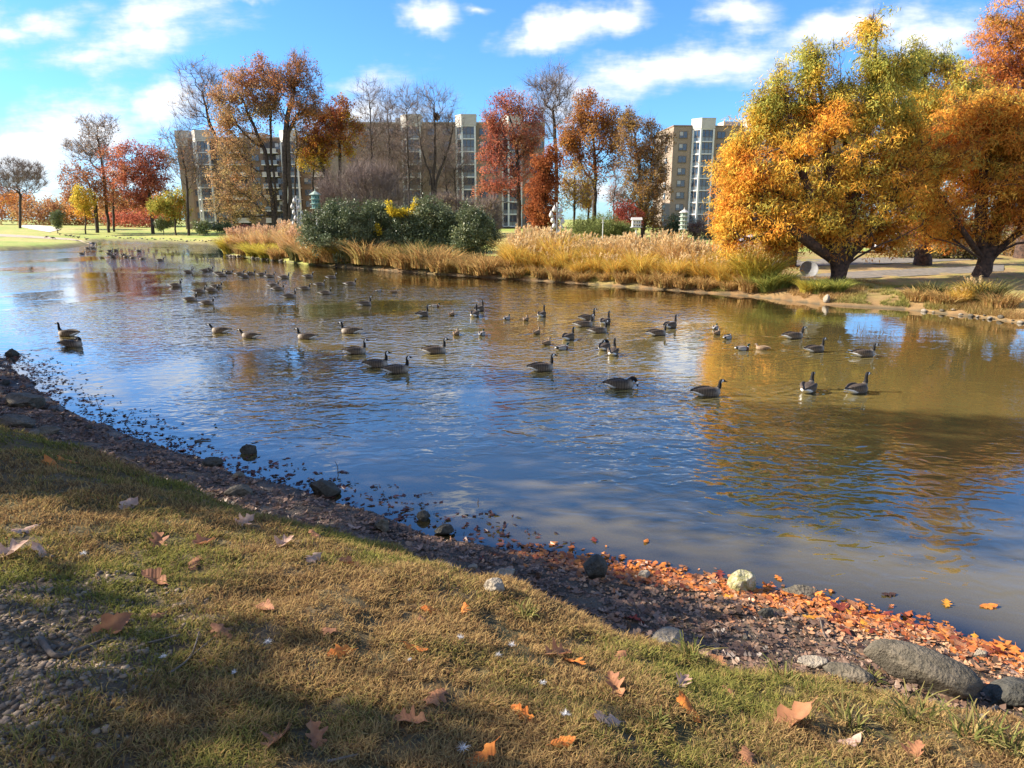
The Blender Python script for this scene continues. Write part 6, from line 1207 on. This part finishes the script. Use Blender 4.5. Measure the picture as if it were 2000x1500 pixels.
for (k, px, py, s, lab) in (('brown', 217, 1232, .20, 'big tan brown oak leaf lying beside the bent twig on grass'), ('brown', 435, 1240, .16, 'tan oak leaf with pointed lobes on the grass above the forked twig'), ('brown', 545, 1452, .19, 'big pinkish oak leaf low in the grass, left of a folded one'), ('brown', 618, 1450, .14, 'folded narrow leaf beside the big pinkish oak leaf'),
    ('brown', 855, 1365, .17, 'curled orange brown leaf cupped upward on the grass'), ('brown', 800, 1415, .14, 'tent shaped brown leaf below the cupped one'), ('orange', 1022, 1402, .12, 'rust oak leaf in the grass below the middle'), ('pale', 1183, 1412, .18, 'pale oak leaf lying vertically in the brown grass'), ('brown', 1200, 1345, .16, 'tan oak leaf just above the pale vertical one'), ('brown', 1550, 1418, .24, 'wide brown oak leaf on the grass below the boulder'),
    ('pale', 14, 1087, .24, 'large pale grey oak leaf at the left edge of the grass'), ('pale', 50, 1040, .22, 'pale oak leaf in the shaded grass near the left edge'), ('pale', 90, 1086, .20, 'pale curled leaf right of the large pale leaf'), ('pale', 250, 992, .22, 'pair of pale oak lobes in the shaded grass'), ('brown', 310, 1066, .20, 'brown curled leaf in the grass between two sun patches'), ('brown', 398, 1066, .22, 'tan curled leaf on sunlit grass at left'), ('pale', 476, 1026, .20, 'pale leaf on the upper shaded grass'), ('orange', 108, 912, .30, 'bright orange leaf clump on the upper left grass'), ('orange', 135, 903, .24, 'orange leaf behind the clump on the upper left grass'), ('brown', 380, 1105, .18, 'pale brown leaf in the sunlit patch at left'), ('brown', 300, 1138, .18, 'dark brown leaf lying in the sunlit patch'),
    ('pale', 550, 1068, .20, 'lobed pale leaf near the grass lip'), ('brown', 618, 1050, .20, 'brown leaf hanging at the grass lip'), ('brown', 682, 1110, .20, 'dark red brown leaf at the lip above the mud'), ('pale', 612, 1096, .16, 'pale leaf just left of the dark lip leaf'), ('orange', 845, 1198, .15, 'orange oak leaf standing in the sunny lip grass'), ('orange', 905, 1198, .12, 'small upright orange leaf beside the standing one'), ('brown', 830, 1222, .12, 'orange flat leaf below the standing one'), ('orange', 812, 1272, .12, 'small rust oak leaf on the sunlit grass'), ('brown', 1090, 1282, .20, 'big curled brown leaf in the middle grass'), ('orange', 1120, 1300, .16, 'folded orange leaf touching the big curled one'), ('brown', 1205, 1290, .18, 'dark curled leaf at the right of the folded orange one'),
    ('brown', 1400, 1300, .20, 'long brown leaf on the grass edge before the boulder'), ('orange', 1345, 1390, .16, 'rust leaf low in the right grass'), ('brown', 1430, 1362, .18, 'brown leaf in the shaded right grass'), ('pale', 1660, 1455, .12, 'pale upright scrap of leaf in the right grass'), ('brown', 1665, 1318, .16, 'tan leaf with dark holes beside the slab'), ('brown', 1735, 1312, .16, 'brown leaf leaning on the boulder'), ('orange', 1100, 1458, .10, 'small orange leaf at the bottom of the grass'), ('orange', 940, 1490, .14, 'orange leaf cut by the bottom edge'), ('brown', 515, 1182, .10, 'small red brown leaf left of the mid grass'), ('brown', 310, 1208, .08, 'small dark leaf scrap by the bent twig'), ('brown', 640, 1236, .12, 'brown leaf in the dry middle grass'), ('orange', 665, 1280, .13, 'orange scrap in the dry middle grass'), ('brown', 520, 1195, .12, 'rust brown leaf above the forked twig'), ('brown', 1460, 1490, .16, 'brown leaf in the bottom right grass'), ('brown', 1785, 1480, .16, 'curled brown leaf at the bottom right'), ('pale', 1330, 1340, .14, 'greyish leaf in the shaded grass right of the middle')):
    fallen(k, px, py, s * 1.0, lab, g1, lift=.024, tilt=.25, face=.34)
for (px, py, s, k, lab) in ((1262, 1058, .13, 'orange', 'lone orange leaf floating off the shore'), (1160, 1055, .15, 'red', 'dark red leaf just under the surface in the middle'), (1150, 1092, .16, 'orange', 'orange leaf at the middle waterline'), (1575, 1207, .20, 'yellow', 'bright yellow leaf curled on the orange leaf line'), (1690, 1225, .26, 'yellow', 'large golden oak leaf in the orange leaf line'), (1905, 1250, .18, 'yellow', 'yellow oak leaf at the right of the leaf line'), (1935, 1262, .26, 'orange', 'large orange leaf near the right edge of the leaf line'), (1680, 1218, .16, 'red', 'dark red curled leaf in the leaf line'), (1735, 1162, .18, 'dark', 'dark leaf sunk in the shallow water'), (1930, 1185, .20, 'orange', 'orange leaf drowned off the right shore'), (1520, 1130, .14, 'orange', 'orange leaf floating right of the pale sunlit rock'), (1420, 1168, .22, 'yellow', 'orange yellow leaf tucked under the pale sunlit rock'), (1850, 1180, .18, 'yellow', 'yellowish leaf sunk off the right shore')):
    fallen(k, px, py, s, lab, 'leaves at the waterline', lift=.015, flat=True)
NP = np.array(zl(NEAR_PX)); seg = np.linalg.norm(np.diff(NP, axis=0), axis=1); cum = np.concatenate([[0], np.cumsum(seg)]); i0 = cum[[i for i, q in enumerate(NEAR_PX) if q[0] == 1180][0]]
def along(t): return np.array([np.interp(t, cum, NP[:, 0]), np.interp(t, cum, NP[:, 1])])
tn = np.array([.39, .92])                                # towards the water
inl = np.array([-.55, -.83])
for i in range(150):
    t = i0 - .5 + (cum[-1] - i0 + .5) * lr.random() ** .85; q = along(t) + inl * lr.normal(-.06, .17)
    k = ('orange', 'orange', 'orange', 'orange', 'red', 'brown', 'yellow')[int(lr.integers(7))]
    if lr.random() < .04: k = 'yellow'
    elif k == 'yellow': k = 'orange'
    z = max(terrain([q])[0][0], 0); fallen(k, 0, 0, .10 + .11 * lr.random(), {'orange': 'orange oak leaf in the wet leaf line along the right shore', 'red': 'dark red leaf in the wet leaf line along the right shore', 'brown': 'brown leaf in the wet leaf line along the right shore', 'yellow': 'yellow leaf in the wet leaf line along the right shore'}[k], 'leaves at the waterline', p=np.array([q[0], q[1], z]), lift=.004 + .022 * lr.random(), tilt=.25, flat=lr.random() < .6)
for i in range(80):
    t = cum[-1] * lr.random(); b = along(t); q = b + inl * (.25 + 2.2 * lr.random()); zz, s_, _, mud_, dg_ = terrain([q])
    if not mud_[0] or dg_[0] > -.1: continue
    k = ('dark', 'brown', 'pale', 'brown', 'dark', 'pale', 'red')[int(lr.integers(7))]
    fallen(k, 0, 0, .11 + .10 * lr.random(), {'dark': 'dark wet oak leaf flat on the muddy bank', 'brown': 'dull brown oak leaf on the muddy bank', 'pale': 'greyish pale oak leaf on the muddy bank', 'red': 'dark red oak leaf on the muddy bank'}[k], 'oak leaves on the mud', p=np.array([q[0], q[1], zz[0]]), lift=.02, tilt=.3)

# leaf litter, pebbles, blades: what nobody could count
def scatter_near(n, rmax, dens=1.0, amin=-44, amax=44, rmin=1.3):
    a = np.radians(amin + (amax - amin) * RNG.random(n)); r = rmin * (rmax / rmin) ** (RNG.random(n) ** dens); return np.c_[r * np.sin(a), r * np.cos(a)]
def litter():
    m0 = 120000; NX = near[2:-2]; cx = np.concatenate([[0], np.cumsum(np.linalg.norm(np.diff(NX, axis=0), axis=1))]); tv = cx[-1] * np.random.default_rng(4).random(m0) ** .72; b0 = np.c_[np.interp(tv, cx, NX[:, 0]), np.interp(tv, cx, NX[:, 1])]; P = b0 + inl * (3.6 * np.random.default_rng(6).random(m0)[:, None]) + np.random.default_rng(7).normal(0, .15, (m0, 2)); z, s, isn, mud, dg = terrain(P)
    keep = mud & (dg < .12) & (vnoise(P, 1.6, 91) + .6 * vnoise(P, 6, 92) > .5); P, z, s = P[keep], z[keep], s[keep]
    rng = np.random.default_rng(3); n = len(P); r = np.linalg.norm(P, axis=1)
    V0, f0 = [], []
    C = np.c_[P, z + .012]; size = .025 + .12 * rng.random(n) ** 2.2
    ax = rng.normal(0, 1, (n, 3)); ax[:, 2] *= .22; ax /= np.linalg.norm(ax, axis=1)[:, None]; nr = rng.normal(0, .28, (n, 3)) + [0, 0, 1]; sd_ = np.cross(nr, ax); sd_ /= np.linalg.norm(sd_, axis=1)[:, None]; up = np.cross(ax, sd_)
    outl = [(-.5, 0), (-.2, .18), (-.1, .10), (.1, .30), (.2, .14), (.36, .2), (.5, 0), (.36, -.2), (.2, -.14), (.1, -.30), (-.1, -.10), (-.2, -.18)]
    curl = rng.normal(0, .5, n); V = np.stack([C + (ax * a + sd_ * b) * size[:, None] + up * (size * curl * (a * a * 1.2 + b * b * 2.4))[:, None] for a, b in outl], 1)
    base = np.arange(n)[:, None] * 12; q = np.concatenate([base + np.array([[0, 1, 2, 10]]), base + np.array([[0, 2, 10, 11]])[:, [0, 1, 2, 3]] * 0 + base * 0 + np.array([[2, 3, 9, 10]]), base + np.array([[3, 4, 8, 9]]), base + np.array([[4, 5, 7, 8]])]); t3 = np.concatenate([base + np.array([[0, 10, 11]]), base + np.array([[5, 6, 7]])])
    x = P[:, 0]; warm = np.clip((x + .5) / 3, 0, 1) * np.clip(1.3 - s, 0, 1)
    c = pal_at([(0.08, 0.05, 0.034), (0.19, 0.115, 0.075), (0.30, 0.20, 0.135), (0.15, 0.08, 0.05)], rng.random(n)) * (.6 + .8 * rng.random(n))[:, None]
    wc = pal_at([(0.46, 0.24, 0.12), (0.55, 0.33, 0.18), (0.52, 0.19, 0.07)], rng.random(n)); k = (rng.random(n) < warm * .8)[:, None]; c = np.where(k, wc, c)
    # orange line at the water
    m = 1350; tt = i0 - 1.2 + (cum[-1] - i0 + 1.2) * rng.random(m) ** .9
    o = link('leaf_litter', mesh('leaf_litter', V.reshape(-1, 3), [q, t3], [M_DRY], col=np.repeat(c, 12, 0))); tag(o, 'trampled brown leaf litter on the muddy bank', 'leaf litter', kind='stuff')
    b = np.array([along(v) for v in tt]) + inl * rng.normal(.0, .16, m)[:, None]; zz = np.maximum(terrain(b)[0], 0) + .003 + .01 * rng.random(m)
    C = np.c_[b, zz]; size = .04 + .14 * rng.random(m) ** 1.6; ax = rng.normal(0, 1, (m, 3)); ax[:, 2] *= .08; ax /= np.linalg.norm(ax, axis=1)[:, None]; nr = rng.normal(0, .1, (m, 3)) + [0, 0, 1]; sd_ = np.cross(nr, ax); sd_ /= np.linalg.norm(sd_, axis=1)[:, None]; up = np.cross(ax, sd_)
    V = np.stack([C + (ax * a_ + sd_ * b_) * size[:, None] + up * (size * .15 * rng.random(m))[:, None] for a_, b_ in outl], 1); base = np.arange(m)[:, None] * 12
    q = np.concatenate([base + np.array([[0, 1, 2, 10]]), base + np.array([[2, 3, 9, 10]]), base + np.array([[3, 4, 8, 9]]), base + np.array([[4, 5, 7, 8]])]); t3 = np.concatenate([base + np.array([[0, 10, 11]]), base + np.array([[5, 6, 7]])])
    c = pal_at([(0.24, 0.06, 0.03), (0.46, 0.14, 0.04), (0.60, 0.22, 0.05), (0.38, 0.17, 0.08), (0.20, 0.09, 0.05)], rng.random(m)) * (.7 + .5 * rng.random(m))[:, None]
    o = link('floating_leaves', mesh('floating_leaves', V.reshape(-1, 3), [q, t3], [M_DRY], col=np.repeat(c, 12, 0))); tag(o, 'orange leaves massed along the right waterline', 'leaf litter', kind='stuff')
    # dark bits standing in the shallows along the left shore
    m = 800; tt = cum[0] + (i0 - .6) * rng.random(m); b = np.array([along(v) for v in tt]) - inl * np.abs(rng.normal(0, .42, m))[:, None]; C = np.c_[b, np.full(m, .004)]
    lv, lq, lc = leaves(C, 2, .06, .10, [(0.035, 0.022, 0.02), (0.10, 0.04, 0.03), (0.18, 0.07, 0.045)], rng, -.1, aspect=.6)
    lv[:, 2] = np.abs(lv[:, 2]) * .30 + .002
    o = link('shallow_debris', mesh('shallow_debris', lv, [lq], [M_DRY], col=lc)); tag(o, 'dark leaves and bits littering the shallow edge of the water', 'debris', kind='stuff')
litter()
def pebbles():
    rng = np.random.default_rng(5); P = np.concatenate([scatter_near(30000, 22, .6, rmin=3), np.c_[-2.5 + rng.normal(0, .7, 9000), 2.2 + rng.normal(0, .55, 9000)]]); z, s, isn, mud, dg = terrain(P)
    gp = (np.hypot(P[:, 0] + 2.6, P[:, 1] - 2.1) + .8 * (vnoise(P, 1.5, 5) - .5) < 1.25); keep = (mud & (vnoise(P, 1.1, 61) > .42)) | (gp & (dg > 0)); P, z = P[keep], z[keep]; n = len(P)
    bm = bmesh.new(); bmesh.ops.create_icosphere(bm, subdivisions=1, radius=1); iv = np.array([v.co for v in bm.verts]); fi = np.array([[v.index for v in f.verts] for f in bm.faces]); bm.free()
    sc = (.004 + .013 * rng.random(n) ** 2.5)[:, None] * np.c_[1 + .5 * rng.random(n), 1 + .3 * rng.random(n), .6 + .2 * rng.random(n)]; a = rng.random(n) * 6.28
    V = iv[None] * (1 + .25 * rng.normal(0, 1, (n, len(iv), 1)).clip(-1, 1)) * sc[:, None]; X = V[..., 0] * np.cos(a)[:, None] - V[..., 1] * np.sin(a)[:, None]; Y = V[..., 0] * np.sin(a)[:, None] + V[..., 1] * np.cos(a)[:, None]
    V = np.stack([X + P[:, :1], Y + P[:, 1:2], V[..., 2] + z[:, None] + .002], -1); f = (np.arange(n)[:, None, None] * len(iv) + fi[None]).reshape(-1, 3)
    c = pal_at([(0.07, 0.05, 0.035), (0.17, 0.12, 0.08), (0.27, 0.20, 0.13), (0.12, 0.085, 0.055)], rng.random(n))
    o = link('gravel', mesh('gravel', V.reshape(-1, 3), [f], [attrmat('pebble', .8, .3)], col=np.repeat(c, len(iv), 0), smooth=True)); tag(o, 'small gravel on the mud and the bare path corner', 'gravel', kind='stuff')
pebbles()
def turf():
    rng = np.random.default_rng(8); P = scatter_near(700000, 24, .95); z, s, isn, mud, dg = terrain(P)
    bare = np.clip((1.25 - np.hypot(P[:, 0] + 2.6, P[:, 1] - 2.1)) / .5, 0, .93); n1 = vnoise(P, .9, 41) * .6 + vnoise(P, 3.1, 43) * .4
    cl = vnoise(P, 7.0, 17) * .55 + vnoise(P, 17.0, 18) * .45; keep = isn & (dg > -.10 + .34 * (vnoise(P, 3, 7) - .5)) & (rng.random(len(P)) < np.clip((cl - .26) / .22, .12, 1)) & (rng.random(len(P)) > bare) & (s > 0); P, z, dg, n1, cl = P[keep], z[keep], dg[keep], n1[keep], cl[keep]; n = len(P); r = np.linalg.norm(P, axis=1)
    h = (.008 + .019 * rng.random(n)) * (1 + .7 * np.exp(-np.abs(dg - .12) / .22)) * (1 + .12 * r) * (.5 + .6 * vnoise(P, 2.2, 12) + .7 * cl); w = .0013 * (1 + .32 * r)
    a = rng.random(n) * 6.28; ln = .5 + 1.1 * rng.random(n); b = a + 1.57 + rng.normal(0, .5, n); d = np.c_[np.cos(a), np.sin(a), np.zeros(n)]; sv = np.c_[np.cos(b), np.sin(b), np.zeros(n)] * w[:, None]; C = np.c_[P, z - .004]
    m1 = C + d * (h * ln * .35)[:, None] + np.c_[np.zeros((n, 2)), h * .62]; tip = C + d * (h * ln)[:, None] + np.c_[np.zeros((n, 2)), h * (1.0 - .35 * ln * rng.random(n))]
    V = np.stack([C - sv, C + sv, m1 + sv * .8, m1 - sv * .8, tip], 1); base = np.arange(n)[:, None] * 5; q = base + np.array([[0, 1, 2, 3]]); t3 = base + np.array([[3, 2, 4]])
    g = np.clip((n1 - .46) / .26 + rng.normal(0, .45, n), 0, 1)[:, None]
    straw = pal_at([(0.34, 0.215, 0.09), (0.44, 0.30, 0.12), (0.25, 0.145, 0.065), (0.13, 0.075, 0.04)], rng.random(n)); grn = pal_at([(0.10, 0.11, 0.03), (0.19, 0.19, 0.045), (0.32, 0.28, 0.075)], rng.random(n))
    c = straw * (1 - g) + grn * g
    o = link('grass', mesh('grass', V.reshape(-1, 3), [q, t3], [M_BLADE], col=np.repeat(c, 5, 0))); tag(o, 'short dry turf of straw and green blades on the near bank', 'grass', kind='stuff')
turf()
# grass tufts on the lip, sticks, feathers
TURFT = [(0.10, 0.12, 0.03), (0.20, 0.19, 0.06), (0.36, 0.28, 0.11)]
for i, (px, py, s, lab) in enumerate(((1025, 1205, .16, 'pale green tuft on the lip of the bank in the middle'), (1700, 1330, .16, 'tuft beside the long boulder'), (1790, 1400, .26, 'green tuft before the long boulder'), (1350, 1285, .2, 'tuft at the grass edge behind the angular stone'), (1900, 1445, .24, 'big green tuft at the bottom right'), (1660, 1420, .2, 'tuft of long blades in the right grass'), (1530, 1330, .18, 'tuft at the edge before the flat slab'), (1980, 1470, .24, 'straw green tuft in the right corner'), (1280, 1420, .10, 'small bright tuft in the lower grass'))):
    V, f, c, _, _ = blades(46, s * .5, s * .35, 1.0, TURFT, np.random.default_rng(600 + i), .0035); p = hit(px, py); o = link('grass_tuft', mesh('grass_tuft', V, [f], [M_BLADE], col=c), None, tuple(p)); tag(o, lab, 'grass tuft', 'tufts along the lip of the near bank')
M_STICK = simple('grey_stick', (0.16, 0.125, 0.095), .9, (0.08, 0.06, 0.045), 20, bump=.004)
def stick(label, pxs, r0, r1, lifts=None, side=()):
    P = [hit(*q) + np.array([0, 0, .018 + (lifts[i] if lifts else 0)]) for i, q in enumerate(pxs)]; m = MB(); m.tube(resample([tuple(p) + (r0,) for p in P], 14)[:, :3], np.linspace(r0, r1, 14), 7)
    for (i, q, rr_) in side: m.tube([P[i], hit(*q) + np.array([0, 0, .03])], [rr_, rr_ * .5], 5)
    o = m.build('stick', M_STICK, None, True); c = P[0]
    for v in o.data.vertices: v.co -= Vector(c)
    o.location = tuple(c); tag(o, label, 'stick', 'sticks on the near bank')
stick('bent grey brown stick lying in the grass near the gravel corner', [(82, 1256), (108, 1288), (150, 1278), (214, 1252)], .016, .007)
stick('thin forked twig in the grass left of the middle', [(332, 1322), (372, 1290), (390, 1240)], .005, .003, None, ((1, (420, 1255), .003),))
stick('thin twig lying left of the forked one', [(290, 1262), (330, 1252), (352, 1246)], .004, .002)
stick('curved grey twig standing on the mud before the angular stone', [(1390, 1250), (1402, 1268), (1398, 1290)], .006, .003, (0.06, .02, 0))
stick('short twig standing in the sunlit mud', [(1600, 1222), (1606, 1238), (1612, 1248)], .009, .006, (.06, .02, 0))
stick('short cut stick near the bottom right corner', [(1918, 1408), (1945, 1385)], .018, .016)
stick('long stick by the bottom edge of the grass', [(640, 1496), (700, 1482)], .006, .004)
stick('dark stick floating off the left shore', [(381, 864), (396, 860), (412, 861)], .018, .010)
stick('long brown stick among leaves above the long boulder', [(1600, 1262), (1650, 1275), (1690, 1290)], .010, .006)
for i, (px, py, dx, dy, lab) in enumerate(((198, 822, -9, -40, 'left dark twig standing in the shallow water'), (238, 828, 20, -26, 'slanting dark twig right of the standing one'), (660, 922, -6, -22, 'thin twig poking out of the water near the dark block'), (930, 985, 3, -12, 'thin upright twig in the middle shallows'))):
    p = on_z(px, py, 0); q = on_y(px + dx, py + dy, p[1] + .05); m = MB(); mid = (p + q) / 2 + np.array([.02, 0, 0]); m.tube([np.zeros(3) - [0, 0, .1], mid - p, q - p], [.009, .007, .003], 6); o = m.build('twig', M_STICK); o.location = tuple(p); tag(o, lab, 'twig', 'twigs standing in the shallows')
M_FEATH = simple('white_down', (0.68, 0.67, 0.66), .9)
def feather(px, py, s, lab, i):
    rng = np.random.default_rng(900 + i); p = hit(px, py); n = 60; d = rng.normal(0, 1, (n, 3)); d[:, 2] = np.abs(d[:, 2]) * .6; d /= np.linalg.norm(d, axis=1)[:, None]; a = np.cross(d, rng.normal(0, 1, (n, 3))); a /= np.linalg.norm(a, axis=1)[:, None]; L = s * (.4 + .6 * rng.random(n))
    V = np.stack([a * .0012, -a * .0012, d * L[:, None]], 1).reshape(-1, 3); o = link('feather', mesh('feather', V, [np.arange(n * 3).reshape(-1, 3)], [M_FEATH]), None, (p[0], p[1], p[2] + .03)); tag(o, lab, 'feather', 'white down feathers on the grass')
for i, (px, py, s, lab) in enumerate(((524, 1265, .03, 'white down feather in the sunlit left grass'), (320, 1295, .025, 'white down feather near the thin twigs'), (458, 1326, .02, 'white down feather below the forked twig'), (900, 1256, .03, 'white down feather above a darker one in the middle'), (1000, 1270, .03, 'grey feather right of the middle down'), (975, 1290, .03, 'grey white feather in the middle brown grass'), (905, 1475, .035, 'down feather low in the grass at the bottom'), (1060, 1345, .025, 'down feather right of the cupped leaf'), (1105, 1408, .03, 'pale feather between two orange leaves'), (165, 1090, .035, 'down feather in the left sun patch'), (800, 1300, .02, 'tiny down feather on the dry middle grass'))): feather(px, py, s, lab, i)
